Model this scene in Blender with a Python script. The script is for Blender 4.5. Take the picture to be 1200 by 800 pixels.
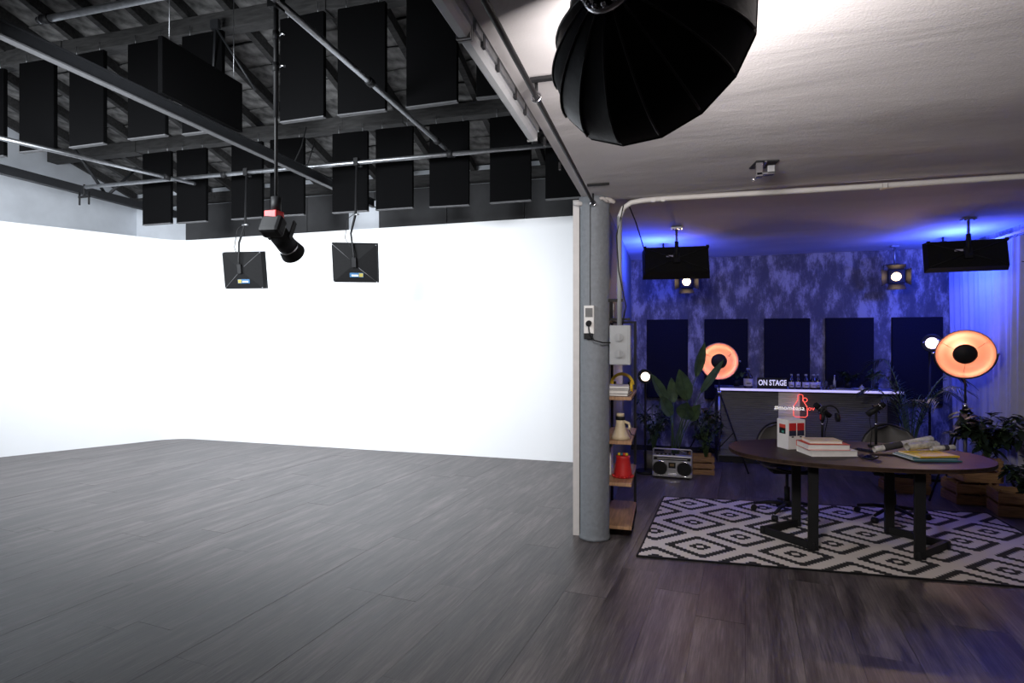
import bpy, bmesh, math, random
from mathutils import Vector, Matrix, Euler
random.seed(7)
for o in list(bpy.data.objects): bpy.data.objects.remove(o)
SC = bpy.context.scene
COL = SC.collection
R = math.radians
PI = math.pi

# ---------------------------------------------------------------- camera
EYE = 1.70
YAW = math.atan(182/670)
cam = bpy.data.cameras.new('camera'); cam.sensor_width = 36; cam.lens = 670/1200*36
cam.clip_start = .05; cam.clip_end = 100
camo = bpy.data.objects.new('camera', cam); COL.objects.link(camo)
camo.location = (0, 0, EYE); camo.rotation_euler = (R(90), 0, YAW)
SC.camera = camo

# ---------------------------------------------------------------- world, exposure
w = bpy.data.worlds.new('world'); SC.world = w; w.use_nodes = True
w.node_tree.nodes['Background'].inputs[0].default_value = (.5, .55, .7, 1)
w.node_tree.nodes['Background'].inputs[1].default_value = .02
SC.view_settings.view_transform = 'Standard'; SC.view_settings.look = 'None'
SC.view_settings.exposure = 0; SC.view_settings.gamma = 1
SC.view_settings.use_curve_mapping = False

# ---------------------------------------------------------------- lamps' light
def aim(o, d):
    o.rotation_euler = Vector(d).to_track_quat('-Z', 'Y').to_euler()
def area(name, loc, d, size, power, col=(1, 1, 1), size2=None, shape=None, spread=180):
    l = bpy.data.lights.new(name, 'AREA'); l.energy = power; l.color = col
    l.size = size; l.shape = shape or ('RECTANGLE' if size2 else 'SQUARE')
    if size2: l.size_y = size2
    l.spread = R(spread)
    o = bpy.data.objects.new(name, l); COL.objects.link(o); o.location = loc; aim(o, d); return o
def spot(name, loc, d, power, col, angle=60, blend=.5, rad=.03):
    l = bpy.data.lights.new(name, 'SPOT'); l.energy = power; l.color = col
    l.spot_size = R(angle); l.spot_blend = blend; l.shadow_soft_size = rad
    o = bpy.data.objects.new(name, l); COL.objects.link(o); o.location = loc; aim(o, d); return o
def point(name, loc, power, col, rad=.04):
    l = bpy.data.lights.new(name, 'POINT'); l.energy = power; l.color = col; l.shadow_soft_size = rad
    o = bpy.data.objects.new(name, l); COL.objects.link(o); o.location = loc; return o

COOL = (.90, .95, 1)
# studio lights flooding the white cove (rigged out of frame, above and to the left)
area('cove_light', (-4.2, 2.5, 3.25), (.02, 1, -.30), 2.2, 215, COOL, 1.0, spread=125)
area('cove_light', (-7.0, 2.6, 3.25), (-.22, 1, -.28), 2.0, 170, COOL, 1.0, spread=125)
# light that leaves the big parabolic softbox (mouth centre, axis)
BOX_M = Vector((-.050, 1.765, 2.580)); BOX_A = Vector((.352, .914, -.199)).normalized()
area('softbox_light', BOX_M + BOX_A*.02, BOX_A, .54, 58, (1, .93, .90), shape='DISK')
# blue washes behind the flat panel lights
area('blue_wash', (-.10, 7.45, 2.60), (-.35, .25, 1), .22, 34, (.03, .07, 1), .10)
area('blue_wash', (-.02, 7.60, 2.50), (.15, 1, .05), .22, 12, (.05, .09, 1), .10)
area('blue_wash', (3.20, 7.75, 2.66), (.35, .1, 1), .22, 28, (.03, .07, 1), .10)
area('blue_wash', (3.05, 7.75, 2.50), (.9, .35, -.25), .22, 38, (.03, .07, 1), .10)
area('blue_wash', (3.00, 7.80, 2.50), (-.35, 1, -.1), .22, 9, (.06, .10, 1), .10)

# ---------------------------------------------------------------- materials
MATS = {}
def mat(name, col, rough=.6, metal=0, var=.12, scale=12, bump=0, emit=None, strength=0, stretch=(1, 1, 1), spec=.5, coat=0):
    m = bpy.data.materials.new(name); m.use_nodes = True
    nt = m.node_tree; N = nt.nodes; L = nt.links; b = N['Principled BSDF']
    tc = N.new('ShaderNodeTexCoord'); mp = N.new('ShaderNodeMapping'); mp.inputs['Scale'].default_value = stretch
    L.new(tc.outputs['Object'], mp.inputs[0])
    no = N.new('ShaderNodeTexNoise'); no.inputs['Scale'].default_value = scale; no.inputs['Detail'].default_value = 5
    L.new(mp.outputs[0], no.inputs['Vector'])
    cr = N.new('ShaderNodeValToRGB')
    cr.color_ramp.elements[0].position = .3; cr.color_ramp.elements[1].position = .7
    cr.color_ramp.elements[0].color = tuple(c*(1-var) for c in col)+(1,)
    cr.color_ramp.elements[1].color = tuple(min(1, c*(1+var)) for c in col)+(1,)
    L.new(no.outputs[0], cr.inputs[0]); L.new(cr.outputs[0], b.inputs['Base Color'])
    b.inputs['Roughness'].default_value = rough; b.inputs['Metallic'].default_value = metal
    b.inputs['Specular IOR Level'].default_value = spec
    b.inputs['Coat Weight'].default_value = coat
    if bump:
        bp = N.new('ShaderNodeBump'); bp.inputs['Strength'].default_value = bump; bp.inputs['Distance'].default_value = .02
        L.new(no.outputs[0], bp.inputs['Height']); L.new(bp.outputs[0], b.inputs['Normal'])
    if emit:
        b.inputs['Emission Color'].default_value = tuple(emit)+(1,); b.inputs['Emission Strength'].default_value = strength
    MATS[name] = m; return m
BLK = mat('matte_black', (.009, .009, .010), .6, spec=.3)
BLKF = mat('black_fabric', (.0045, .0045, .005), .8, var=.3, scale=60, spec=.25)
SHEEN = mat('coated_black_fabric', (.005, .005, .0055), .42, var=.3, scale=14, bump=.12, spec=.22)
RIBF = mat('rib_seam', (.03, .03, .032), .4)
CHROME = mat('chrome', (.75, .75, .78), .18, 1, var=.05)
STEEL = mat('galvanised_steel', (.42, .43, .45), .42, 1, var=.15, scale=30)
DSTEEL = mat('dark_painted_steel', (.02, .021, .024), .55, .2, scale=18)
BAFFLE = mat('baffle_felt', (.003, .003, .0033), .95, var=.2, scale=80, spec=.05)
BAFEDGE = mat('baffle_edge', (.09, .09, .095), .8)
WHITEP = mat('cove_white_paint', (.86, .87, .89), .7, var=.01, scale=2)
WHITEW = mat('wall_white_paint', (.62, .65, .70), .8, var=.08, scale=3)
TIMBER = mat('old_roof_timber', (.036, .035, .035), .85, var=.4, scale=6, bump=.4, stretch=(1, 6, 6))
TILE = mat('roof_tile', (.15, .147, .145), .9, var=.75, scale=7, bump=.5)
GREYB = mat('grey_board', (.045, .045, .048), .8, var=.12, scale=5)
COLG = mat('column_grey_paint', (.20, .215, .235), .75, var=.08, scale=30, bump=.25)
CREAM = mat('cream_edge', (.62, .58, .56), .7, var=.05)
PIPEW = mat('white_conduit', (.72, .70, .68), .5, var=.04)
PIPEG = mat('grey_conduit', (.30, .31, .32), .5, var=.06)
BOXG = mat('grey_plastic', (.33, .34, .35), .5, var=.05)
PANEL = mat('wall_panel_fabric', (.012, .012, .02), .95, var=.2, scale=60, spec=.1)
COPPER = mat('copper_inside', (.80, .38, .26), .42, .25, var=.04, scale=8)
WALN = mat('dark_walnut', (.032, .018, .012), .5, var=.5, scale=5, stretch=(1, 14, 1), bump=.05, coat=.0, spec=.2)
WALNE = mat('walnut_edge', (.05, .027, .016), .45, var=.3, scale=10)
OAK = mat('shelf_wood', (.36, .20, .105), .55, var=.3, scale=5, stretch=(12, 1, 1))
CRATEM = mat('crate_wood', (.27, .15, .07), .7, var=.3, scale=8, stretch=(1, 1, 8))
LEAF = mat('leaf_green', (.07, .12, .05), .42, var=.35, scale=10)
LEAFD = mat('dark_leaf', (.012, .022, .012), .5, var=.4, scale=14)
STEM = mat('plant_stem', (.06, .11, .04), .6)
SOIL = mat('soil', (.03, .022, .016), .95)
SILVER = mat('silver_plastic', (.45, .45, .47), .4, .5, var=.05)
WPAPER = mat('white_paper', (.80, .78, .75), .8, var=.05)
REDC = mat('red_cover', (.62, .06, .035), .6)
RED = mat('red_plastic', (.55, .02, .02), .45)
YEL = mat('yellow_cover', (.85, .58, .03), .55)
TEAL = mat('blue_cover', (.05, .18, .22), .6)
PBLUE = mat('pale_blue_cover', (.32, .45, .50), .6)
CREAMP = mat('cream_plastic', (.70, .58, .38), .45, var=.04)
MWHITE = mat('white_board', (.78, .76, .74), .6, var=.04)
LABELM = mat('bottle_label', (.60, .56, .70), .7, var=.1)
GLASSD = mat('dark_bottle_glass', (.012, .01, .02), .12, var=.1, coat=.5)
SEATG = mat('seat_shell', (.075, .07, .066), .6, var=.1)
LEDM = mat('counter_edge_light', (.8, .8, .9), .4, emit=(.52, .48, .95), strength=.85)
WARM = mat('warm_lamp_lens', (1, .8, .5), .3, emit=(1, .68, .30), strength=14)
WARMB = mat('globe_lamp_glass', (1, .9, .8), .3, emit=(1, .78, .60), strength=2.6)
DIFF = mat('diffuser_cloth', (.9, .9, .9), .8, emit=(1, .95, .92), strength=3)
DIFFO = mat('diffuser_cloth_dim', (.8, .8, .8), .8, emit=(.9, .95, 1), strength=1.2)
NWHITE = mat('neon_white', (1, 1, .95), .3, emit=(1, .93, .80), strength=1.0)
NRED = mat('neon_red', (1, .2, .15), .3, emit=(1, .10, .07), strength=1.5)
GLASS = mat('clear_glass', (.5, .5, .6), .08, 0, var=0); GLASS.node_tree.nodes['Principled BSDF'].inputs['Transmission Weight'].default_value = .9
TUBE = mat('lamp_diffuser', (.42, .43, .45), .35, var=.05)
TERRA = mat('basket_grey', (.12, .11, .11), .8)

def ramp_nodes(m):
    nt = m.node_tree; return nt, nt.nodes, nt.links, nt.nodes['Principled BSDF']
def new_mat(name):
    m = bpy.data.materials.new(name); m.use_nodes = True; MATS[name] = m; return m
def math_node(nt, op, a, b=None, c=None):
    n = nt.nodes.new('ShaderNodeMath'); n.operation = op
    for i, v in enumerate((a, b, c)):
        if v is None: continue
        if isinstance(v, (int, float)): n.inputs[i].default_value = v
        else: nt.links.new(v, n.inputs[i])
    return n.outputs[0]

def floor_material():
    m = new_mat('wood_plank'); nt, N, L, b = ramp_nodes(m)
    tc = N.new('ShaderNodeTexCoord'); geo = N.new('ShaderNodeNewGeometry')
    oi = N.new('ShaderNodeObjectInfo')
    mp = N.new('ShaderNodeMapping'); mp.inputs['Rotation'].default_value = (0, 0, R(PLANK_ROT)*-1); L.new(geo.outputs['Position'], mp.inputs[0])
    ad = N.new('ShaderNodeVectorMath'); ad.operation = 'ADD'
    cx = N.new('ShaderNodeCombineXYZ'); L.new(math_node(nt, 'MULTIPLY', oi.outputs['Random'], 31.0), cx.inputs[1])
    L.new(mp.outputs[0], ad.inputs[0]); L.new(cx.outputs[0], ad.inputs[1])
    mp2 = N.new('ShaderNodeMapping'); mp2.inputs['Scale'].default_value = (1, .045, 1); L.new(ad.outputs[0], mp2.inputs[0])
    no = N.new('ShaderNodeTexNoise'); no.inputs['Scale'].default_value = 85; no.inputs['Detail'].default_value = 7; no.inputs['Roughness'].default_value = .65; L.new(mp2.outputs[0], no.inputs[0])
    mp3 = N.new('ShaderNodeMapping'); mp3.inputs['Scale'].default_value = (1, .10, 1); L.new(ad.outputs[0], mp3.inputs[0])
    n2 = N.new('ShaderNodeTexNoise'); n2.inputs['Scale'].default_value = 9; n2.inputs['Detail'].default_value = 6; n2.inputs['Roughness'].default_value = .6; L.new(mp3.outputs[0], n2.inputs[0])
    mix = math_node(nt, 'ADD', math_node(nt, 'MULTIPLY', no.outputs[0], .45), math_node(nt, 'MULTIPLY', n2.outputs[0], .55))
    mix = math_node(nt, 'ADD', mix, math_node(nt, 'MULTIPLY', math_node(nt, 'SUBTRACT', oi.outputs['Random'], .5), .05))
    cr = N.new('ShaderNodeValToRGB'); e = cr.color_ramp.elements
    e[0].position = .38; e[0].color = (.026, .021, .021, 1); e[1].position = .64; e[1].color = (.175, .152, .15, 1)
    e.new(.5).color = (.078, .066, .066, 1)
    L.new(mix, cr.inputs[0]); L.new(cr.outputs[0], b.inputs['Base Color'])
    rr = N.new('ShaderNodeMapRange'); rr.inputs[3].default_value = .30; rr.inputs[4].default_value = .52; b.inputs['Specular IOR Level'].default_value = .5; L.new(mix, rr.inputs[0]); L.new(rr.outputs[0], b.inputs['Roughness'])
    bp = N.new('ShaderNodeBump'); bp.inputs['Strength'].default_value = .25; bp.inputs['Distance'].default_value = .004; L.new(mix, bp.inputs['Height']); L.new(bp.outputs[0], b.inputs['Normal'])
    return m
PLANK_ROT = -7.0
PLANK = floor_material()

def plaster_ceiling():
    m = new_mat('rough_plaster_ceiling'); nt, N, L, b = ramp_nodes(m)
    tc = N.new('ShaderNodeTexCoord')
    mp = N.new('ShaderNodeMapping'); mp.inputs['Scale'].default_value = (.5, 1.3, 1); mp.inputs['Rotation'].default_value = (0, 0, R(8)); L.new(tc.outputs['Object'], mp.inputs[0])
    n1 = N.new('ShaderNodeTexNoise'); n1.inputs['Scale'].default_value = 1.5; n1.inputs['Detail'].default_value = 7; n1.inputs['Roughness'].default_value = .45; n1.inputs['Distortion'].default_value = .5; L.new(mp.outputs[0], n1.inputs[0])
    n2 = N.new('ShaderNodeTexNoise'); n2.inputs['Scale'].default_value = 90; n2.inputs['Detail'].default_value = 3; L.new(tc.outputs['Object'], n2.inputs[0])
    n3 = N.new('ShaderNodeTexNoise'); n3.inputs['Scale'].default_value = 14; n3.inputs['Detail'].default_value = 5; L.new(mp.outputs[0], n3.inputs[0])
    cr = N.new('ShaderNodeValToRGB'); e = cr.color_ramp.elements
    e[0].position = .3; e[0].color = (.56, .54, .55, 1); e[1].position = .75; e[1].color = (.68, .655, .66, 1)
    L.new(n1.outputs[0], cr.inputs[0]); L.new(cr.outputs[0], b.inputs['Base Color']); b.inputs['Roughness'].default_value = .9
    h = math_node(nt, 'ADD', math_node(nt, 'MULTIPLY', n1.outputs[0], .75), math_node(nt, 'ADD', math_node(nt, 'MULTIPLY', n2.outputs[0], .05), math_node(nt, 'MULTIPLY', n3.outputs[0], .04)))
    bp = N.new('ShaderNodeBump'); bp.inputs['Strength'].default_value = .5; bp.inputs['Distance'].default_value = .05; L.new(h, bp.inputs['Height']); L.new(bp.outputs[0], b.inputs['Normal'])
    return m
CEILM = plaster_ceiling()

def stained_wall():
    m = new_mat('mottled_plaster_wall'); nt, N, L, b = ramp_nodes(m)
    tc = N.new('ShaderNodeTexCoord')
    mp = N.new('ShaderNodeMapping'); mp.inputs['Scale'].default_value = (1.5, 1, .6); L.new(tc.outputs['Object'], mp.inputs[0])
    n1 = N.new('ShaderNodeTexNoise'); n1.inputs['Scale'].default_value = 3.6; n1.inputs['Detail'].default_value = 12; n1.inputs['Roughness'].default_value = .74; n1.inputs['Distortion'].default_value = .05; L.new(mp.outputs[0], n1.inputs[0])
    cr = N.new('ShaderNodeValToRGB'); e = cr.color_ramp.elements
    e[0].position = .43; e[0].color = (.09, .09, .105, 1); e[1].position = .60; e[1].color = (.40, .385, .40, 1)
    e.new(.5).color = (.14, .135, .15, 1)
    L.new(n1.outputs[0], cr.inputs[0]); L.new(cr.outputs[0], b.inputs['Base Color']); b.inputs['Roughness'].default_value = .85
    bp = N.new('ShaderNodeBump'); bp.inputs['Strength'].default_value = .3; bp.inputs['Distance'].default_value = .02; L.new(n1.outputs[0], bp.inputs['Height']); L.new(bp.outputs[0], b.inputs['Normal'])
    return m
WALLM = stained_wall()

def rug_material():
    m = new_mat('woven_diamond_rug'); nt, N, L, b = ramp_nodes(m)
    tc = N.new('ShaderNodeTexCoord'); sp = N.new('ShaderNodeSeparateXYZ'); L.new(tc.outputs['Object'], sp.inputs[0])
    a, bb, n = .362, .325, 13
    def q(s, size):            # quantise to weave steps
        st = size/n
        return math_node(nt, 'MULTIPLY', math_node(nt, 'ADD', math_node(nt, 'FLOOR', math_node(nt, 'DIVIDE', s, st)), .5), st)
    X = q(math_node(nt, 'ADD', sp.outputs[0], 20*a), a); Y = q(math_node(nt, 'ADD', sp.outputs[1], 20*bb), bb)
    def cell(ox, oy):
        fx = math_node(nt, 'ABSOLUTE', math_node(nt, 'SUBTRACT', math_node(nt, 'MODULO', math_node(nt, 'ADD', X, a+ox), 2*a), a))
        fy = math_node(nt, 'ABSOLUTE', math_node(nt, 'SUBTRACT', math_node(nt, 'MODULO', math_node(nt, 'ADD', Y, bb+oy), 2*bb), bb))
        return math_node(nt, 'ADD', math_node(nt, 'DIVIDE', fx, a), math_node(nt, 'DIVIDE', fy, bb))
    t = math_node(nt, 'MINIMUM', cell(0, 0), cell(a, bb))
    def band(lo, hi): return math_node(nt, 'MULTIPLY', math_node(nt, 'GREATER_THAN', t, lo), math_node(nt, 'LESS_THAN', t, hi))
    k = math_node(nt, 'ADD', band(.09, .27), band(.54, .83))
    no = N.new('ShaderNodeTexNoise'); no.inputs['Scale'].default_value = 140; L.new(tc.outputs['Object'], no.inputs[0])
    mx = N.new('ShaderNodeMix'); mx.data_type = 'RGBA'; mx.inputs['A'].default_value = (.66, .60, .57, 1); mx.inputs['B'].default_value = (.018, .017, .018, 1)
    L.new(k, mx.inputs['Factor']); L.new(mx.outputs['Result'], b.inputs['Base Color']); b.inputs['Roughness'].default_value = .95
    bp = N.new('ShaderNodeBump'); bp.inputs['Strength'].default_value = .3; bp.inputs['Distance'].default_value = .004; L.new(no.outputs[0], bp.inputs['Height']); L.new(bp.outputs[0], b.inputs['Normal'])
    return m
RUGM = rug_material()
def curtain_material():
    m = mat('sheer_curtain', (.34, .33, .40), .8, var=.04)
    m.node_tree.nodes['Principled BSDF'].inputs['Transmission Weight'].default_value = 0
    return m
CURT = curtain_material()

# ---------------------------------------------------------------- mesh builder
class MB:
    def __init__(s, M=None): s.v = []; s.f = []; s.sm = []; s.M = M or Matrix.Identity(4)
    def add(s, vs, fs, smooth=False, M=None):
        n = len(s.v); T = s.M @ M if M is not None else s.M
        s.v += [tuple(T @ Vector(p)) for p in vs]; s.f += [tuple(i+n for i in f) for f in fs]; s.sm += [smooth]*len(fs); return s
    def box(s, c, d, M=None, rot=None):
        x, y, z = d[0]/2, d[1]/2, d[2]/2
        vs = [Vector((sx*x, sy*y, sz*z)) for sx in (-1, 1) for sy in (-1, 1) for sz in (-1, 1)]
        if rot: e = Euler(rot).to_matrix(); vs = [e @ p for p in vs]
        vs = [p+Vector(c) for p in vs]
        return s.add(vs, [(0, 1, 3, 2), (4, 6, 7, 5), (0, 4, 5, 1), (2, 3, 7, 6), (0, 2, 6, 4), (1, 5, 7, 3)], False, M)
    def bbox(s, lo, hi, M=None): return s.box([(a+b)/2 for a, b in zip(lo, hi)], [abs(b-a) for a, b in zip(lo, hi)], M)
    def rbox(s, c, d, r=.004, M=None):       # bevelled box
        bm = bmesh.new(); bmesh.ops.create_cube(bm, size=1)
        for vv in bm.verts: vv.co = Vector((vv.co.x*d[0], vv.co.y*d[1], vv.co.z*d[2]))
        bmesh.ops.bevel(bm, geom=bm.edges[:], offset=r, segments=2, affect='EDGES', profile=.5)
        for i, vv in enumerate(bm.verts): vv.index = i
        vs = [vv.co+Vector(c) for vv in bm.verts]; fs = [[q.index for q in f.verts] for f in bm.faces]; bm.free()
        return s.add(vs, fs, False, M)
    def cyl(s, p0, p1, r0, r1=None, n=12, cap=True, M=None):
        p0, p1 = Vector(p0), Vector(p1); r1 = r0 if r1 is None else r1
        a = (p1-p0).normalized(); t = Vector((0, 0, 1)) if abs(a.z) < .9 else Vector((1, 0, 0))
        u = a.cross(t).normalized(); w_ = a.cross(u)
        vs = []
        for p, r in ((p0, r0), (p1, r1)):
            vs += [p+(u*math.cos(2*PI*i/n)+w_*math.sin(2*PI*i/n))*r for i in range(n)]
        k = len(s.f)
        s.add(vs, [(i, (i+1) % n, n+(i+1) % n, n+i) for i in range(n)], True, M)
        if cap: 
            m = len(s.v)-2*n
            s.f += [tuple(m+i for i in reversed(range(n))), tuple(m+n+i for i in range(n))]; s.sm += [False, False]
        return s
    def tube(s, pts, r, n=8, M=None, closed=False):
        P = [Vector(p) for p in pts]; m = len(P); vs = []; up = Vector((0, 0, 1))
        pu = None
        for i, p in enumerate(P):
            if closed: t = P[(i+1) % m]-P[i-1]
            else: t = P[min(i+1, m-1)]-P[max(i-1, 0)]
            t.normalize()
            if pu is None:
                q = up if abs(t.z) < .9 else Vector((1, 0, 0)); u = t.cross(q).normalized()
            else: u = (pu-t*pu.dot(t)).normalized()
            pu = u; w_ = t.cross(u); rr = r[i] if isinstance(r, (list, tuple)) else r
            vs += [p+(u*math.cos(2*PI*k/n)+w_*math.sin(2*PI*k/n))*rr for k in range(n)]
        fs = []
        for i in range(m if closed else m-1):
            j = (i+1) % m
            fs += [(i*n+k, i*n+(k+1) % n, j*n+(k+1) % n, j*n+k) for k in range(n)]
        s.add(vs, fs, True, M)
        if not closed:
            b = len(s.v)-m*n; s.f += [tuple(b+k for k in reversed(range(n))), tuple(b+(m-1)*n+k for k in range(n))]; s.sm += [False]*2
        return s
    def lathe(s, prof, n=24, M=None, smooth=True, cap=True):       # prof: (r, z)
        vs = [(r*math.cos(2*PI*k/n), r*math.sin(2*PI*k/n), z) for r, z in prof for k in range(n)]
        fs = [(i*n+k, i*n+(k+1) % n, (i+1)*n+(k+1) % n, (i+1)*n+k) for i in range(len(prof)-1) for k in range(n)]
        s.add(vs, fs, smooth, M)
        b = len(s.v)-len(prof)*n
        if not cap: return s
        if prof[0][0] > 1e-5: s.f.append(tuple(b+k for k in reversed(range(n)))); s.sm.append(False)
        if prof[-1][0] > 1e-5: s.f.append(tuple(b+(len(prof)-1)*n+k for k in range(n))); s.sm.append(False)
        return s
    def prism(s, poly, z0, z1, M=None):
        n = len(poly); vs = [(x, y, z0) for x, y in poly]+[(x, y, z1) for x, y in poly]
        return s.add(vs, [tuple(reversed(range(n))), tuple(range(n, 2*n))]+[(i, (i+1) % n, n+(i+1) % n, n+i) for i in range(n)], False, M)
    def sphere(s, c, r, n=14, m=8, sc=(1, 1, 1), M=None):
        prof = [(max(r*math.sin(PI*i/m), 1e-6), -r*math.cos(PI*i/m)) for i in range(m+1)]
        T = Matrix.Translation(c) @ Matrix.Diagonal((*sc, 1)); T = M @ T if M is not None else T
        return s.lathe(prof, n, T)
    def build(s, name, m, parent=None, loc=None):
        me = bpy.data.meshes.new(name); 
        if loc is not None: L_ = Vector(loc); vs = [tuple(Vector(p)-L_) for p in s.v]
        else: vs = s.v
        me.from_pydata(vs, [], s.f); me.update()
        me.polygons.foreach_set('use_smooth', s.sm)
        me.materials.append(m)
        bm = bmesh.new(); bm.from_mesh(me); bmesh.ops.recalc_face_normals(bm, faces=bm.faces[:]); bm.to_mesh(me); bm.free()
        o = bpy.data.objects.new(name, me); COL.objects.link(o)
        if parent: o.parent = parent
        if loc is not None: o.location = loc
        return o
def tag(o, label=None, cat=None, group=None, kind=None):
    if label: o['label'] = label
    if cat: o['category'] = cat
    if group: o['group'] = group
    if kind: o['kind'] = kind
    return o
def thing(name, label, cat, loc=(0, 0, 0), rz=0, group=None):
    o = bpy.data.objects.new(name, None); COL.objects.link(o); o.empty_display_size = .05
    o.location = loc; o.rotation_euler = (0, 0, rz); return tag(o, label, cat, group)
def struct(name, mb, m, label=None, parent=None):
    o = mb.build(name, m, parent); o['kind'] = 'structure'
    if label: o['label'] = label
    return o
def children(o): return [c for c in bpy.data.objects if c.parent == o]
def copy_tree(o, kids, loc, rz, label):
    r = o.copy(); COL.objects.link(r); r.location = loc; r.rotation_euler = (0, 0, rz); r['label'] = label
    for c, gs in kids:
        k = c.copy(); COL.objects.link(k); k.parent = r
        for g in gs: q = g.copy(); COL.objects.link(q); q.parent = k
    return r
def family(o): return [(c, children(c)) for c in children(o)]
def orient(loc, axis, up=(0, 0, 1)):         # local +Y along axis, +Z near up
    y = Vector(axis).normalized(); x = y.cross(Vector(up)).normalized(); z = x.cross(y)
    return Matrix(((x.x, y.x, z.x, loc[0]), (x.y, y.y, z.y, loc[1]), (x.z, y.z, z.z, loc[2]), (0, 0, 0, 1)))
def text_mesh(s, size, name, m, parent, M, depth=.002, align='CENTER', bold=0.0):
    cu = bpy.data.curves.new(name, 'FONT'); cu.body = s; cu.size = size; cu.extrude = depth; cu.align_x = align; cu.align_y = 'CENTER'; cu.offset = bold
    cu.resolution_u = 3
    t = bpy.data.objects.new(name, cu); COL.objects.link(t)
    me = bpy.data.meshes.new_from_object(t.evaluated_get(bpy.context.evaluated_depsgraph_get()))
    bpy.data.objects.remove(t); me.transform(M); me.materials.clear(); me.materials.append(m)
    o = bpy.data.objects.new(name, me); COL.objects.link(o); o.parent = parent; return o

# ================================================================ STRUCTURE
XL, XR, YB, YF = -9.6, 3.75, 9.2, -2.0       # outer extents
CZ = 2.94                                    # low ceiling
BACKY = 8.5                                  # studio back wall
# ---- floor : sub-floor and planks
fl = struct('floor', MB().bbox((XL, YF, -.12), (XR, YB, -.014)), SOIL, 'dark grey wood plank floor')
def clip(poly, lo, hi):
    for ax, lim, sg in ((0, lo[0], 1), (0, hi[0], -1), (1, lo[1], 1), (1, hi[1], -1)):
        out = []
        for i in range(len(poly)):
            p, q = poly[i-1], poly[i]; a = sg*(p[ax]-lim); b = sg*(q[ax]-lim)
            if (a >= 0) != (b >= 0):
                t = a/(a-b); out.append((p[0]+(q[0]-p[0])*t, p[1]+(q[1]-p[1])*t))
            if b >= 0: out.append(q)
        poly = out
        if len(poly) < 3: return []
    return poly
PW, PL = .285, 2.05
c_, s_ = math.cos(R(PLANK_ROT)), math.sin(R(PLANK_ROT))
cand = []
for i in range(-42, 26):
    off = random.random()*PL
    for j in range(-4, 8):
        x0, y0 = i*PW, j*PL+off-1; g = .0007
        pts = [(x0+g, y0+g), (x0+PW-g, y0+g), (x0+PW-g, y0+PL-g), (x0+g, y0+PL-g)]
        pts = [(x*c_-y*s_, x*s_+y*c_) for x, y in pts]
        yb = YB
        pl = clip(pts, (XL, YF), (XR, yb))
        if len(pl) >= 3:
            cx = sum(p[0] for p in pl)/len(pl); cy = sum(p[1] for p in pl)/len(pl)
            d = -math.sin(YAW)*cx+math.cos(YAW)*cy; r = math.cos(YAW)*cx+math.sin(YAW)*cy
            vis = d > .6 and abs(r/d) < 1.25 and not (cx < -.8 and cy > 8.2) and not (cy > 8.2-(-cx-8.1)*1.5 and cx < -8.1)
            cand.append((0 if vis else 1, d, pl))
cand.sort(key=lambda c: (c[0], c[1]))
rest = MB()
for k, (v_, d, pl) in enumerate(cand):
    dz = random.uniform(-.0012, 0)
    if k < 290 and v_ == 0: MB().prism(pl, -.014, dz).build('plank', PLANK, fl)
    else: rest.prism(pl, -.014, dz)
tag(rest.build('planks_beyond', PLANK, fl), kind='stuff')

# ---- lounge ceiling slab (two levels meeting at the conduit)
ce = MB(); 
def grid_plane(mb, x0, x1, y0, y1, nx, ny, zf):
    vs = [(x0+(x1-x0)*i/nx, y0+(y1-y0)*j/ny, zf(x0+(x1-x0)*i/nx, y0+(y1-y0)*j/ny)) for j in range(ny+1) for i in range(nx+1)]
    fs = [(j*(nx+1)+i, (j+1)*(nx+1)+i, (j+1)*(nx+1)+i+1, j*(nx+1)+i+1) for j in range(ny) for i in range(nx)]
    mb.add(vs, fs, True)
def wob(x, y): return .006*math.sin(1.7*x+2.3*y)+.005*math.sin(3.1*y-1.1*x+1)+.003*math.sin(6*y+2*x)
EDGE = -.71
grid_plane(ce, EDGE, XR, YF, 5.03, 30, 50, lambda x, y: CZ+wob(x, y)*min(1, (x-EDGE)*2))
ce.bbox((EDGE, YF, CZ+.02), (XR, 5.03, CZ+.25))
ce.add([(EDGE, YF, CZ), (EDGE, 5.03, CZ), (EDGE, 5.03, CZ+.03), (EDGE, YF, CZ+.03)], [(0, 1, 2, 3)])
ce.add([(EDGE, 5.03, CZ+.01), (XR, 5.03, CZ+.01), (XR, 5.03, CZ+.06), (EDGE, 5.03, CZ+.06)], [(0, 1, 2, 3)])
struct('ceiling', ce, CEILM, 'low rough plastered ceiling over the lounge')
c2 = MB(); grid_plane(c2, EDGE, XR, 5.03, YB, 30, 30, lambda x, y: CZ+.045+wob(x, y)); c2.bbox((EDGE, 5.03, CZ+.07), (XR, YB, CZ+.25))
struct('ceiling_2', c2, CEILM, 'inner bay of the low ceiling behind the conduit')

# ---- walls
struct('wall_back', MB().bbox((-.8, YB, 0), (XR+.1, YB+.15, CZ+.2)), WALLM, 'mottled blue lit plaster wall behind the bar')
struct('wall_right', MB().bbox((XR, YF, 0), (XR+.15, YB, CZ+.2)), WALLM)
struct('wall_rear', MB().bbox((XL-.1, YF-.15, 0), (XR+.1, YF, 7.4)), GREYB)
struct('wall_left', MB().bbox((XL-.15, YF, 0), (XL, BACKY+.15, 7.4)), WHITEW, 'white side wall rising above the cove')
dw = struct('wall_divider', MB().bbox((-.745, 5.05, 0), (-.55, YB, CZ+.04)), COLG, 'grey dividing wall between the white cove and the lounge')
struct('trim_1', MB().bbox((-.80, 4.99, 0), (-.745, YB, CZ)), CREAM, 'cream wall end edge beside the round column')
struct('wall_upper', MB().bbox((-.70, YF, CZ+.25), (-.55, YB, 7.4)), BAFFLE)
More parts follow.
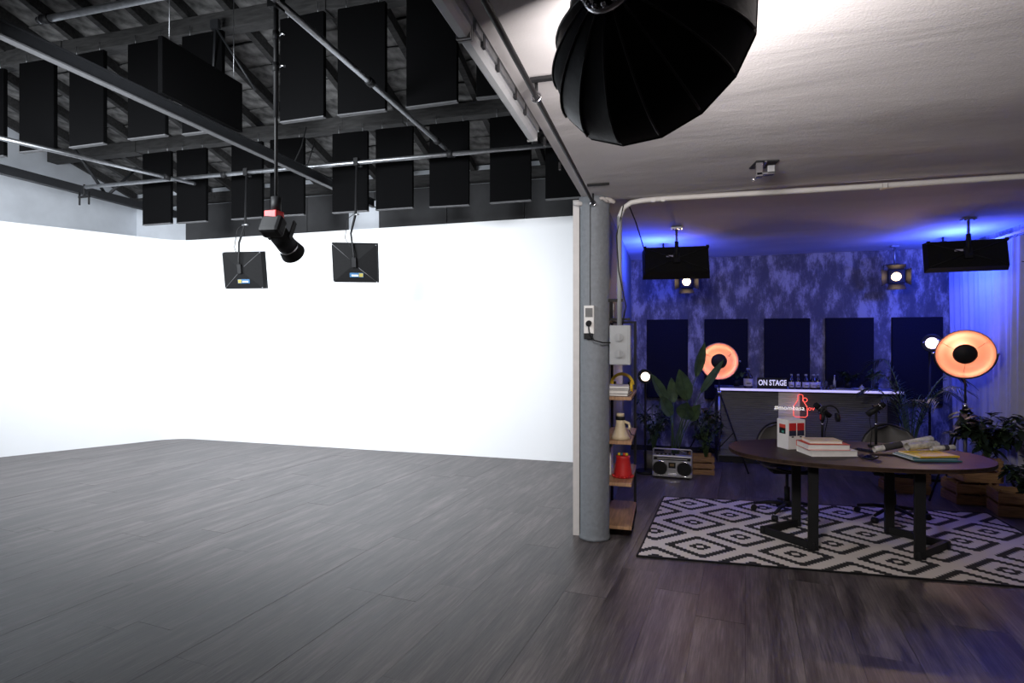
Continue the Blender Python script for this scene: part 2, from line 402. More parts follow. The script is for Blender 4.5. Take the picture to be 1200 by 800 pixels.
wb = struct('wall_studio_back', MB().bbox((XL, BACKY, 0), (-.8, BACKY+.15, 4.45)), WHITEW, 'upper back wall above the white cove')
x = -8.45; k = 0
while x < -.85:
    x1 = min(x+1.27, -.80)
    MB().bbox((x+.006, BACKY-.03, 3.2), (x1-.006, BACKY-.001, 4.16)).build('board', GREYB, wb)
    x = x1
wp = MB().bbox((-5.10, BACKY-.05, 3.2), (-4.55, BACKY-.031, 4.02)).build('white_board', WHITEW, wb)
MB().bbox((XL+.05, BACKY-.16, 4.17), (-.85, BACKY-.02, 4.33)).build('wall_plate', TIMBER, wb)

# ---- white infinity cove
def cove_path():
    A = Vector((-.80, 7.985)); B = Vector((-8.30, 8.17)); C_ = Vector((-9.585, 5.90)); r = .55
    d1 = (A-B).normalized(); d2 = (C_-B).normalized(); ang = math.acos(d1.dot(d2)); t = r/math.tan(ang/2)
    p1 = B+d1*t; p2 = B+d2*t; bis = (d1+d2).normalized(); c = B+bis*(r/math.sin(ang/2))
    a1 = math.atan2(p1.y-c.y, p1.x-c.x); a2 = math.atan2(p2.y-c.y, p2.x-c.x)
    if a2 < a1: a2 += 2*PI
    return [A]+[c+Vector((math.cos(a1+(a2-a1)*i/14), math.sin(a1+(a2-a1)*i/14)))*r for i in range(15)]+[C_]
cp = cove_path(); n = len(cp); th = .05
nor = []
for i in range(n):
    t = (cp[min(i+1, n-1)]-cp[max(i-1, 0)]).normalized(); nor.append(Vector((t.y, -t.x)) if Vector((t.y, -t.x)).dot(Vector((-4.5, 4))-cp[i]) < 0 else Vector((-t.y, t.x)))
cv = MB(); vs = []
for i in range(n):
    o_ = cp[i]+nor[i]*th
    vs += [(cp[i].x, cp[i].y, 0), (cp[i].x, cp[i].y, 3.47), (o_.x, o_.y, 3.47), (o_.x, o_.y, 0)]
fs = []
for i in range(n-1):
    a, b = 4*i, 4*i+4
    fs += [(a+k, b+k, b+(k+1) % 4, a+(k+1) % 4) for k in range(4)]
fs += [(0, 1, 2, 3), (4*n-4, 4*n-1, 4*n-2, 4*n-3)]
cv.add(vs, fs, False)
struct('wall_cove', cv, WHITEP, 'white infinity cove wall with rounded corner')

# ---- roof: tiles on battens, rafters, purlins
SL = .287; roofz = lambda y: 4.35+SL*(BACKY-y)
ANG = math.atan(SL)
rf = struct('roof', MB().add([(XL, BACKY+.1, roofz(BACKY+.1)+.17), (-.55, BACKY+.1, roofz(BACKY+.1)+.17), (-.55, YF, roofz(YF)+.17), (XL, YF, roofz(YF)+.17),
     (XL, BACKY+.1, roofz(BACKY+.1)+.25), (-.55, BACKY+.1, roofz(BACKY+.1)+.25), (-.55, YF, roofz(YF)+.25), (XL, YF, roofz(YF)+.25)],
     [(0, 1, 2, 3), (7, 6, 5, 4), (0, 4, 5, 1), (1, 5, 6, 2), (2, 6, 7, 3), (3, 7, 4, 0)]), BLK, 'sloping tiled roof with dark timbers')
BAY = .556; CRS = .345
tile_me = []
for k in range(4):
    mb = MB(); wv = [random.uniform(-.012, .012) for _ in range(6)]
    w2, l2 = BAY/2-.012, CRS/2+.01
    mb.add([(-w2, -l2, wv[0]), (0, -l2, .012+wv[1]), (w2, -l2, wv[2]), (-w2, l2, .035+wv[3]), (0, l2, .045+wv[4]), (w2, l2, .035+wv[5]),
            (-w2, -l2, .018+wv[0]), (0, -l2, .03+wv[1]), (w2, -l2, .018+wv[2]), (-w2, l2, .053+wv[3]), (0, l2, .063+wv[4]), (w2, l2, .053+wv[5])],
           [(0, 1, 4, 3), (1, 2, 5, 4), (6, 9, 10, 7), (7, 10, 11, 8), (0, 6, 7, 1), (1, 7, 8, 2), (3, 4, 10, 9), (4, 5, 11, 10), (0, 3, 9, 6), (2, 8, 11, 5)])
    tile_me.append(mb)
protos = [mb.build('roof_tile', TILE, rf) for mb in tile_me]
far_t = MB(); cnt = 0
ny = int((BACKY-YF)/CRS)
for j in range(ny):
    yc = BACKY-(j+.5)*CRS
    for i in range(16):
        xc = XL+(i+.5)*BAY+.02
        k = (i*7+j*3) % 4
        M_ = Matrix.Translation((xc, yc, roofz(yc)+.075+random.uniform(0, .012))) @ Matrix.Rotation(-ANG+random.uniform(-.02, .02), 4, 'X') @ Matrix.Rotation(random.uniform(-.015, .015), 4, 'Z')
        if yc > 3.4:
            if cnt < 4: o = protos[cnt]
            else:
                o = protos[k].copy(); COL.objects.link(o); o.parent = rf
            o.matrix_local = M_; cnt += 1
        else:
            far_t.add(tile_me[k].v, tile_me[k].f, False, M_)
tag(far_t.build('roof_tiles_beyond', TILE, rf), kind='stuff')
def sloped(mb, xc, w_, y0, y1, zo, h_):      # beam along the slope, underside at roofz-zo
    vs = []
    for y in (y0, y1):
        z = roofz(y)-zo
        vs += [(xc-w_/2, y, z), (xc+w_/2, y, z), (xc+w_/2, y, z+h_), (xc-w_/2, y, z+h_)]
    mb.add(vs, [(0, 1, 2, 3), (7, 6, 5, 4), (0, 4, 5, 1), (1, 5, 6, 2), (2, 6, 7, 3), (3, 7, 4, 0)]); return mb
for i in range(17):
    sloped(MB(), XL+i*BAY+.02, .075, BACKY-.05, YF, .04, .13).build('rafter', TIMBER, rf)
for y in (6.98, 5.22, 3.46, 1.7, -.06):
    z = roofz(y)-.03
    p = MB()
    nseg = 10
    for q in range(nseg):
        xa = XL+(8.9)*q/nseg; xb = XL+8.9*(q+1)/nseg; j_ = random.uniform(-.008, .008)
        p.bbox((xa, y-.08+j_, z-.17+j_), (xb, y+.08+j_, z))
    p.build('purlin', TIMBER, rf)

# ---- steel beams and truss
t = thing('steel_beam', 'long dark steel beam running towards the white cove with pale lower flange', 'beam', (-4.447, 3.2, 3.80))
MB().bbox((-.008, -5.1, .012), (.008, 4.9, .11)).build('web', DSTEEL, t)
MB().bbox((-.035, -5.1, .11), (.035, 4.9, .12)).build('upper_flange', DSTEEL, t)
MB().bbox((-.035, -5.1, 0), (.035, 4.9, .012)).build('lower_flange', mat('worn_steel', (.10, .10, .105), .6, .2), t)
t = thing('steel_truss', 'dark steel truss chord with zigzag braces along the left white wall', 'truss', (-8.6, 3.5, 4.0))
MB().bbox((-.05, -5.2, -.06), (.05, 4.9, .06)).build('chord', DSTEEL, t)
for y, s1 in ((3.55, -.55), (3.62, .55), (1.0, -.6), (1.06, .6)):
    MB().cyl((0, y, .05), (0, y+s1, .05+.62), .022, n=6).build('brace', DSTEEL, t)
# cross bracing high between the timbers
t = thing('roof_brace', 'thin crossed steel braces under the roof timbers, above the hanging baffles', 'brace', (-4.6, 5.0, 4.4))
MB().cyl((0, 0, .62), (.33, .2, .0), .014, n=6).build('rod', DSTEEL, t)
MB().cyl((0, 0, .62), (-.13, .1, .0), .014, n=6).build('rod', DSTEEL, t)
MB().box((0, 0, .64), (.1, .04, .1)).build('plate', DSTEEL, t)

# ---- column
co = thing('round_column', 'round grey painted concrete column between the cove and the lounge', 'column', (-.609, 4.99, 0))
prof = [(.137, .003), (.130, .02), (.127, .05), (.127, 2.84), (.130, 2.88), (.138, CZ+.005)]
MB().lathe(prof, 40).build('shaft', COLG, co)
MB().tube([(-.0235, -.1265, 1.95), (-.0245, -.1265, 2.3), (-.0225, -.1265, 2.6), (-.0235, -.1265, 2.88)], .0035, 6).build('seam', GREYB, co)
b = MB(); pts = []
for i in range(9): pts.append((-.17+i*.043, -.06-.02*math.sin(i*1.3), 2.905-.02*math.sin(i*.9)))
b.tube(pts, [.018+.006*math.sin(i*2) for i in range(9)], 8); b.tube([(.06+.012*i, -.14+.012*i*i*.2, 2.9+.01*math.sin(i)) for i in range(6)], .014, 6)
b.build('plaster_collar', CREAM, co)

# ---- wall outlet on column, cable, switch box, conduit
t = thing('wall_outlet', 'white double wall outlet with a black plug on the grey column', 'outlet', (-.640, 4.858, 1.83))
MB().rbox((0, -.008, .055), (.085, .022, .24), .004).build('plate', MWHITE, t)
MB().box((0, -.021, .115), (.062, .006, .075)).build('cover', mat('grey_socket', (.14, .14, .14), .5), t)
MB().cyl((0, -.018, .025), (0, -.05, .02), .024, n=14).build('plug', BLK, t)
MB().rbox((-.005, -.01, -.085), (.075, .03, .05), .004).build('lower_socket', BLK, t)
c = MB().tube([(-.640, 4.81, 1.84), (-.63, 4.79, 1.78), (-.59, 4.79, 1.71), (-.52, 4.80, 1.69), (-.47, 4.88, 1.69), (-.45, 4.95, 1.70)], .006, 6).build('power_cable', BLK)
tag(c, 'short black cable curving from the column outlet to the right', 'cable')
t = thing('switch_box', 'grey metal switch box with two round knobs on the column side', 'electrical box', (-.385, 4.93, 1.50))
MB().rbox((0, 0, .17), (.175, .09, .335), .008).build('housing', BOXG, t)
MB().bbox((.06, -.055, .005), (.085, -.046, .33)).build('hinge', PIPEG, t)
for z in (.095, .235):
    k = MB().cyl((-.01, -.045, z), (-.01, -.062, z), .036, n=20).build('knob', PIPEG, t)
    MB().box((-.01, -.068, z), (.014, .012, .05)).build('grip', BOXG, k)
MB().bbox((-.09, .0, .1), (-.045, .06, .24)).build('mounting_bracket', PIPEG, t)
cd = MB().tube([(XR, 5.02, 2.90), (2.6, 5.01, 2.905), (1.2, 5.0, 2.90), (0, 4.99, 2.905), (-.2, 4.99, 2.90), (-.30, 4.98, 2.885), (-.365, 4.97, 2.84), (-.395, 4.965, 2.76)], .022, 10)
t = thing('conduit_pipe', 'white conduit pipe crossing the low ceiling and bending down beside the column', 'pipe', (-.395, 4.96, 1.84))
cd.v = [tuple(Vector(p)-Vector((-.395, 4.96, 1.84))) for p in cd.v]
cd.build('ceiling_run', PIPEW, t)
MB().cyl((0, 0, -.01), (0, .005, .93), .021, n=12).build('down_run', PIPEG, t)
for xx in (.28, .36, 2.0, 3.2): MB().box((xx, .03, 1.052), (.03, .07, .035)).build('clip', PIPEW, t)
MB().bbox((-.10, -.012, .2), (.03, .012, .225)).build('wall_clip', BLK, t)
for P_, lb in (([(-.36, 4.95, 2.86), (-.42, 4.95, 2.6), (-.40, 4.94, 2.3), (-.34, 4.95, 2.0), (-.37, 4.95, 1.84)], 'thin black cable hanging along the conduit down to the switch box'),
               ([(-.32, 4.97, 2.87), (-.28, 5.4, 2.80), (-.25, 6.2, 2.72), (-.24, 6.72, 2.70)], 'thin black cable from the conduit bend to the left flat light panel')):
    tag(MB().tube(P_, .006, 6).build('cable', BLK), lb, 'cable')

# ---- dark pole along the edge of the low ceiling
t = thing('ceiling_rail', 'long black rail hung below the low ceiling edge, ending at the column', 'rail', (-.60, 1.2, 2.86))
MB().cyl((0, -1.8, 0), (0, 3.68, 0), .013, n=10).build('tube', BLK, t)
for y, zz in ((3.6, .0), (1.45, 0), (.1, 0)):
    h_ = MB().cyl((0, y, 0), (0, y, .08), .008, n=8).build('hook', BLK, t)
    MB().tube([(.022*math.cos(a), y, .022*math.sin(a)) for a in [i*PI/6 for i in range(12)]], .006, 6, closed=True).build('ring', CHROME, h_)
MB().bbox((-.01, 3.3, .068), (.16, 3.335, .08)).build('bracket', BLK, t)
MB().bbox((-.01, 1.36, .04), (.17, 1.39, .055)).build('bracket', BLK, t)

# ---- batten lights along slab edge
def batten(y0, y1, label):
    t = thing('batten_light', label, 'ceiling light', (-.75, (y0+y1)/2, 2.86), 0); L_ = (y1-y0)/2
    MB().bbox((-.008, -L_, .045), (.036, L_, .10)).build('housing', STEEL, t)
    b = MB(); b.prism([(-.035, 0), (-.02, -.018), (.01, -.018), (.025, 0), (.025, .045), (-.035, .045)], -L_, L_, Matrix(((1, 0, 0, 0), (0, 0, 1, 0), (0, 1, 0, .02), (0, 0, 0, 1))))
    b.build('diffuser', TUBE, t)
    for e in (-L_-.01, L_+.01): MB().box((-.005, e, .033), (.058, .012, .066)).build('end_cap', BOXG, t)
    for q in range(4): MB().box((.032, -L_+.3+q*.5, .05), (.012, .03, .05)).build('clip', DSTEEL, t)
batten(2.1, 3.22, 'long pale batten light along the low ceiling edge, farther one')
batten(.9, 2.06, 'pale batten light on the low ceiling edge, partly cut by the top frame')

# ---- metal pipes of the grid
def pipe(name, p0, p1, r, label, m=STEEL, joints=()):
    p0, p1 = Vector(p0), Vector(p1)
    t = thing(name, label, 'pipe', p0)
    MB().cyl((0, 0, 0), p1-p0, r, n=12).build('tube', m, t)
    d = (p1-p0)
    for j in joints:
        c = d*j; u = d.normalized()
        MB().cyl(c-u*.035, c+u*.035, r*1.45, n=12).build('coupling', BLK, t)
    for c in (Vector((0, 0, 0)), d): MB().sphere(c, r*1.08, 10, 6).build('end_cap', DSTEEL, t)
    return t
pipe('grid_pipe', (-8.30, 6.5, 3.98), (-.82, 6.5, 3.97), .027, 'long steel pipe crossing in front of the lower baffles, carrying two softboxes', joints=(.33, .77))
pipe('grid_pipe', (-2.59, 1.2, 4.05), (-2.59, 6.75, 4.035), .027, 'steel pipe running diagonally from top centre to the crossing pipe', joints=(.62, .9))
pipe('grid_pipe', (-7.18, 4.1, 3.925), (-6.44, 6.60, 3.925), .027, 'steel pipe entering at the left edge and ending over the crossing pipe', joints=(.86,))
pipe('grid_pipe', (-4.42, 3.12, 4.04), (-1.0, 3.12, 4.04), .024, 'short bright pipe in the top left corner of the frame', joints=(.02,))
# small clamp left hanging by the truss
t = thing('pipe_clamp', 'small empty two-pronged clamp hanging below the left pipe end', 'clamp', (-8.32, 6.5, 3.78))
for dx in (-.09, .09): MB().cyl((dx, 0, -.06), (dx, 0, .13), .013, n=8).build('prong', BLK, t)
MB().box((0, 0, .06), (.2, .03, .03)).build('crossbar', BLK, t); MB().cyl((0, 0, .06), (0, 0, .24), .013, n=8).build('stem', BLK, t)
tag(MB().tube([(-4.55, 6.5, 4.5), (-4.62, 6.5, 4.25), (-4.75, 6.5, 4.02), (-4.7, 6.46, 3.9), (-4.5, 6.46, 4.0), (-4.42, 6.5, 4.3)], .008, 6).build('cable', BLK), 'black cable looping down around the crossing pipe between the baffles', 'cable')

# ---- acoustic baffles
def baffle_proto():
    t = thing('acoustic_baffle', '', 'acoustic panel', (0, 0, 0), 0, 'acoustic baffles hung under the roof')
    MB().rbox((0, 0, .53), (.53, .05, 1.06), .006).build('felt_panel', BAFFLE, t)
    MB().box((0, -.002, -.006), (.53, .052, .012)).build('bottom_rail', BAFEDGE, t)  # pale strip paints the light caught on the panel's bottom edge
    for sx in (-.18, .18): MB().cyl((sx, 0, 1.05), (sx, 0, 1.17), .004, n=6).build('hanger', STEEL, t)
    return t
pb = baffle_proto(); fam = family(pb)
near = [(-8.05, 'near row baffle cut by the left edge of the photo'), (-7.24, 'near row baffle, second from the left edge'), (-6.47, 'near row baffle, third from the left, crossed by the steel beam'),
        (-5.60, 'near row baffle just left of the large angled baffle'), (-4.85, 'near row baffle half hidden behind the large angled baffle'), (-3.61, 'near row baffle right beside the hanging spotlight pole'),
        (-2.93, 'near row baffle crossed by the long diagonal pipe'), (-2.18, 'large black baffle right of the diagonal pipe, under the top edge'), (-1.46, 'near row baffle behind the batten light')]
farr = [(-7.34, 'lower row baffle, leftmost, over the white corner'), (-6.71, 'lower row baffle, second from left, at the pipe crossing'), (-5.75, 'lower row baffle directly above the left small softbox'),
        (-5.09, 'lower row baffle behind the hanging spotlight'), (-4.11, 'lower row baffle above the right small softbox'), (-3.46, 'lower row baffle, next right of the one above the right softbox'),
        (-2.69, 'lower row baffle near the foot of the diagonal pipe'), (-1.88, 'lower row baffle, second from the column'), (-1.17, 'lower row baffle nearest the column, cut by the ceiling edge')]
first = True
for row, y, z in ((near, 5.1, 3.975), (farr, 6.85, 3.445)):
    for x, lb in row:
        lb = 'black ' + lb if not lb.startswith('large') else lb
        loc = (x, y, z+random.uniform(-.012, .012)); rz = random.uniform(-.04, .04)
        if first: pb.location = loc; pb.rotation_euler[2] = rz; pb['label'] = lb; first = False
        else: copy_tree(pb, fam, loc, rz, lb)
t = thing('acoustic_baffle', 'wide black baffle turned edge-on to its row, hanging above the steel beam', 'acoustic panel', (-4.37, 4.60, 3.93), 0, 'acoustic baffles hung under the roof')
MB().rbox((0, 0, .25), (.05, 1.0, .50), .006).build('felt_panel', BAFFLE, t); MB().box((0, 0, -.006), (.052, 1.0, .012)).build('bottom_rail', BAFFLE, t)
for sy in (-.4, .4): MB().cyl((0, sy, .50), (0, sy, 1.45-.29*sy), .004, n=6).build('hanger', STEEL, t)

# ================================================================ STUDIO LAMPS
LOGOB = mat('logo_blue', (.02, .10, .22), .5); LOGOY = mat('logo_yellow', (.30, .24, .04), .5)
def small_softbox(loc, yaw, tilt, label, flip, hang):
    # loc: centre of the box; hangs from pipe at z 3.98
    t = thing('hanging_softbox', label, 'studio light', loc, 0, 'small square softboxes over the cove')
    M_ = Matrix.Rotation(yaw, 4, 'Z') @ Matrix.Rotation(tilt, 4, 'X')
    W_, H_ = .285, .25
    b = MB(M_)
    b.add([(-W_, .05, -H_), (W_, .05, -H_), (W_, .05, H_), (-W_, .05, H_), (-W_*.97, -.05, -H_*.97), (W_*.97, -.05, -H_*.97), (W_*.97, -.05, H_*.97), (-W_*.97, -.05, H_*.97), (-.05, -.095, -.05), (.05, -.095, -.05), (.05, -.095, .05), (-.05, -.095, .05)],
          [(0, 1, 5, 4), (1, 2, 6, 5), (2, 3, 7, 6), (3, 0, 4, 7), (4, 5, 9, 8), (5, 6, 10, 9), (6, 7, 11, 10), (7, 4, 8, 11), (8, 9, 10, 11), (0, 3, 2, 1)])
    b.build('shell', BLKF, t)
    MB(M_).box((0, .053, 0), (W_*1.94, .004, H_*1.94)).build('diffuser', DIFFO, t)
    for sx, sz in ((-1, -1), (1, 1)) if not flip else ((-1, 1), (1, -1)):
        MB(M_).tube([(sx*.05, -.098, sz*.05), (sx*W_*.96, -.054, sz*H_*.96)], .004, 5).build('seam', BAFEDGE, t)
    for sx in (-1, 1):
        for sz in (-1, 1): MB(M_).sphere((sx*W_*.93, -.056, sz*H_*.93), .009, 8, 5).build('corner_cap', STEEL, t)
    lg = MB(M_).box((.02, -.092 if False else -.078, -.145), (.17, .004, .055)).build('brand_patch', LOGOB, t)
    MB(M_).box((-.035 if not flip else .075, -.081, -.145), (.05, .004, .045)).build('patch_mark', LOGOY, lg)
    MB(M_).box((.045 if not flip else .0, -.081, -.150), (.08, .004, .018)).build('patch_text', MWHITE, lg)
    top = Vector((hang, .0, 3.98-loc[2]))
    MB().tube([tuple(M_ @ Vector((0, -.11, -.02))), tuple(M_ @ Vector((0, -.13, .12))), (hang*.6, -.13, .35), (hang, -.03, .62), tuple(top)], [.012, .012, .013, .016, .016], 8).build('pole', BLK, t)
    k = MB().cyl((hang-.02, -.06, .60), (hang+.06, -.06, .60), .012, n=8).build('knob', STEEL, t)
    cl = MB().bbox((hang-.03, -.04, top.z-.05), (hang+.03, .04, top.z+.045)).build('pipe_clamp', BLK, t)
    MB().cyl((hang+.03, 0, top.z-.06), (hang+.09, -.03, top.z-.07), .012, n=8).build('clamp_handle', BLK, cl)
    MB(M_).box((0, -.115, .02), (.05, .04, .12)).build('bracket', BLK, t)
    MB().tube([(hang-.02, -.03, .62), (hang-.11, -.05, .55), (-.1, -.08, .30), tuple(M_ @ Vector((-.03, -.1, .2)))], .005, 5).build('cable', BLK, t)
small_softbox((-5.50, 6.5, 2.66), R(8), R(8), 'small black square softbox on a short pole, left of the hanging spotlight', False, .03)
small_softbox((-3.83, 6.5, 2.70), R(22), R(14), 'small black square softbox on a pole, right of the hanging spotlight', True, .02)
area('small_softbox_light', (-5.46, 6.6, 2.63), (-.1, 1, -.2), .5, 14, COOL)
area('small_softbox_light', (-3.86, 6.6, 2.66), (-.3, 1, -.25), .5, 14, COOL)

# hanging spotlight
t = thing('hanging_spotlight', 'black barrel spotlight with red yoke hanging on a long thin pole', 'studio light', (-2.62, 3.40, 4.40), 0)
MB().cyl((0, 0, .05), (0, 0, -1.15), .017, n=12).build('upper_pole', BLK, t)
MB().cyl((0, 0, -.62), (0, 0, -1.80), .012, n=12).build('lower_pole', BLK, t)
for z in (-.58, -.80):
    k = MB().cyl((0, 0, z-.03), (0, 0, z+.03), .024, n=12).build('collar', BLK, t)
    MB().tube([(.02, 0, z), (.05, -.01, z+.005), (.085, -.02, z-.01)], .007, 6).build('lever', CHROME, k)
MB().bbox((-.035, -.05, -.40), (.035, .05, -.30)).build('pipe_clamp', BLK, t)
MB().cyl((0, 0, -1.70), (0, 0, -1.80), .034, n=16).build('swivel', BLK, t)
MB().rbox((0, -.02, -1.828), (.10, .09, .055), .008).build('red_collar', RED, t)
ax = Vector((-.10, .86, -.47)).normalized(); ML = orient(Vector((.0, .04, -1.96)), ax)
MB(ML).rbox((0, -.10, 0), (.15, .10, .14), .025).build('rear_cap', BLK, t)
MB(ML).cyl((0, -.06, 0), (0, .12, 0), .068, n=24).build('barrel', BLKF, t)
MB(ML).cyl((0, .115, 0), (0, .13, 0), .072, n=24).build('lens_ring', CHROME, t)
b = MB(ML); b.cyl((0, .13, 0), (0, .20, 0), .074, .088, n=24, cap=False); b.cyl((0, .14, 0), (0, .20, 0), .070, .084, n=24, cap=True); b.build('reflector', BLKF, t)
for s1 in (-1, 1): MB(ML).box((s1*.082, 0, .05), (.008, .04, .14)).build('yoke_arm', BLK, t)
MB(ML).cyl((-.13, 0, .05), (-.08, 0, .03), .012, n=8).build('tilt_handle', BLK, t)

# ---- big parabolic softbox
t = thing('parabolic_softbox', 'huge black deep parabolic softbox with chrome ring against the bright ceiling', 'studio light', (0, 0, 0))
t.location = BOX_M
MO = orient(Vector((0, 0, 0)), BOX_A)       # local +Y along axis, origin at mouth centre
NR = 16; RM = .303; DEP = .265
def rad(tt): return .062+(RM*1.02-.062)*math.sin(min(1, tt*1.04)*PI/2)**.80
prev = None
for k in range(NR):          # one fabric gore each
    b = MB(MO); a0 = 2*PI*(k+.5)/NR; a1 = 2*PI*(k+1.5)/NR; rows = 12; vs = []; fs = []
    for i in range(rows+1):
        tt = i/rows; y = -DEP*(1-tt); r = rad(tt)
        for q in range(4):
            ff = q/3; p = Vector((math.cos(a0), 0, math.sin(a0))).lerp(Vector((math.cos(a1), 0, math.sin(a1))), ff)*(r*(1-.02*math.sin(PI*ff)*math.sin(PI*tt)))
            vs.append((p.x, y, p.z))
    for i in range(rows):
        for q in range(3): fs.append((i*4+q, i*4+q+1, (i+1)*4+q+1, (i+1)*4+q))
    m0 = len(vs)
    vs += [(x*.985, y, z*.985) for x, y, z in vs]; fs += [tuple(m0+i for i in reversed(f)) for f in fs]
    b.add(vs, fs, True); b.build('gore', SHEEN, t)
    rb = MB(MO).tube([(math.cos(a0)*(rad(i/12)+.003), -DEP*(1-i/12), math.sin(a0)*(rad(i/12)+.003)) for i in range(0, 12)], .0035, 5)
    rb.build('rib', RIBF, t)
b = MB(MO)
b.tube([(math.cos(2*PI*(k+.5)/NR)*(RM+.002), 0, math.sin(2*PI*(k+.5)/NR)*(RM+.002)) for k in range(NR)], .006, 6, closed=True); b.build('mouth_edge', BLKF, t)
b = MB(MO); b.lathe([(RM*.955, 0), (RM*.955, .003)], NR, Matrix.Translation((0, -.03, 0)) @ Matrix.Rotation(R(-90), 4, 'X') @ Matrix.Rotation(PI/NR, 4, 'Z'), False); b.build('diffuser', DIFF, t)
b = MB(MO); b.lathe([(.078, -.012), (.078, .02), (.066, .028), (.050, .028), (.050, -.012)], 32, Matrix.Translation((0, -DEP-.012, 0)) @ Matrix.Rotation(R(-90), 4, 'X')); b.build('speed_ring', CHROME, t)
for k in range(NR):
    a = 2*PI*k/NR; MB(MO).sphere((math.cos(a)*.070, -DEP-.03, math.sin(a)*.070), .008, 8, 5).build('ring_bolt', CHROME, t)
MB(MO).cyl((0, -DEP, 0), (0, -DEP-.22, 0), .052, .06, n=24).build('lamp_head', BLK, t)
MB().tube([tuple(MO @ Vector((0, -DEP-.12, .05))), tuple(MO @ Vector((0, -DEP-.12, .10))), (-.16, -.42, CZ-BOX_M.z)], .012, 8).build('ceiling_mount', BLK, t)
t_b = thing('ceiling_bracket', 'small chrome mounting bracket bolted to the bare low ceiling', 'bracket', (.65, 4.27, 2.92))
MB().box((.0, .04, .014), (.15, .17, .008), rot=(0, 0, .15)).build('plate', DSTEEL, t_b)
MB().box((0, .03, .008), (.014, .16, .008)).build('rib', CHROME, t_b)
MB().rbox((-.04, -.02, -.04), (.045, .05, .10), .005).build('jaw', CHROME, t_b)
MB().rbox((.035, -.02, -.045), (.05, .05, .06), .005).build('jaw', STEEL, t_b)
MB().box((0, -.02, -.07), (.11, .05, .014)).build('bar', CHROME, t_b)
MB().sphere((-.075, -.02, -.10), .014, 10, 6).build('knob', CHROME, t_b)

# ---- flat panel lights in lounge
def flat_light(loc, yaw, tilt, W_, H_, D_, label, ceil_z, seed):
    t = thing('flat_panel_light', label, 'studio light', loc, 0, 'flat black panel lights over the lounge')
    M_ = Matrix.Rotation(yaw, 4, 'Z') @ Matrix.Rotation(tilt, 4, 'X')
    b = MB(M_); b.add([(-W_/2, .0, -H_/2), (W_/2, 0, -H_/2), (W_/2, 0, H_/2), (-W_/2, 0, H_/2), (-W_/2-.02, D_, -H_/2-.02), (W_/2+.02, D_, -H_/2-.02), (W_/2+.02, D_, H_/2+.02), (-W_/2-.02, D_, H_/2+.02)],
        [(0, 1, 2, 3), (0, 4, 5, 1), (1, 5, 6, 2), (2, 6, 7, 3), (3, 7, 4, 0), (4, 7, 6, 5)]); b.build('shell', BLKF, t)
    MB(M_).box((0, D_+.003, 0), (W_, .004, H_)).build('diffuser', DIFFO, t)
    MB(M_).box((-.06, -.003, .04), (.10, .004, .02)).build('label_patch', LABELM, t)
    MB(M_).box((0, -.02, 0), (.07, .04, .12)).build('bracket', BLK, t)
    for sx in (-1, 1):
        for sz in (-1, 1): MB(M_).tube([(0, -.012, 0), (sx*W_*.48, -.004, sz*H_*.45)], .005, 5).build('tension_rod', BLK, t)
        MB(M_).box((sx*W_*.49, -.004, H_*.47), (.03, .03, .03)).build('corner_tab', BLK, t)
    top = ceil_z-loc[2]
    MB().cyl((0, -.02, 0), (0, -.02, top), .013, n=10).build('post', CHROME, t)
    MB().cyl((0, -.02, .0), (0, -.02, top*.55), .022, n=10).build('sleeve', BLK, t)
    MB().box((0, -.02, top-.012), (.12, .09, .018)).build('ceiling_plate', STEEL, t)
    for dx in (-.04, .04): MB().cyl((dx, -.05, top-.03), (dx, -.05, top), .011, n=8).build('bolt', CHROME, t)
flat_light((.10, 6.72, 2.63), R(5), R(-22), .70, .32, .14, 'flat black panel light hung on a post, left one beside the column', CZ+.045, 1)
flat_light((3.03, 7.02, 2.62), R(-6), R(-12), .69, .29, .10, 'flat black panel light on a chrome post in front of the curtain', CZ+.045, 2)
area('panel_light', (.10, 6.95, 2.52), (.25, .6, -.8), .5, 1.5, (1, .86, .74))
area('panel_light', (3.0, 7.25, 2.50), (-.1, .5, -.8), .5, .8, (1, .86, .74))

# ---- blue wash lamps (small can lamps behind the panels)
for loc, lb in (((-.05, 7.72, 2.80), 'small blue wash lamp on the ceiling hidden behind the left panel light'), ((3.25, 8.12, 2.82), 'small blue wash lamp on the ceiling hidden behind the right panel light')):
    t = thing('wash_lamp', lb, 'lamp', loc)
    MB().cyl((0, 0, 0), (0, -.0, .10), .04, n=16).build('can', BLK, t)
    MB().cyl((0, 0, .10), (0, 0, CZ+.045-loc[2]), .012, n=8).build('stem', BLK, t)

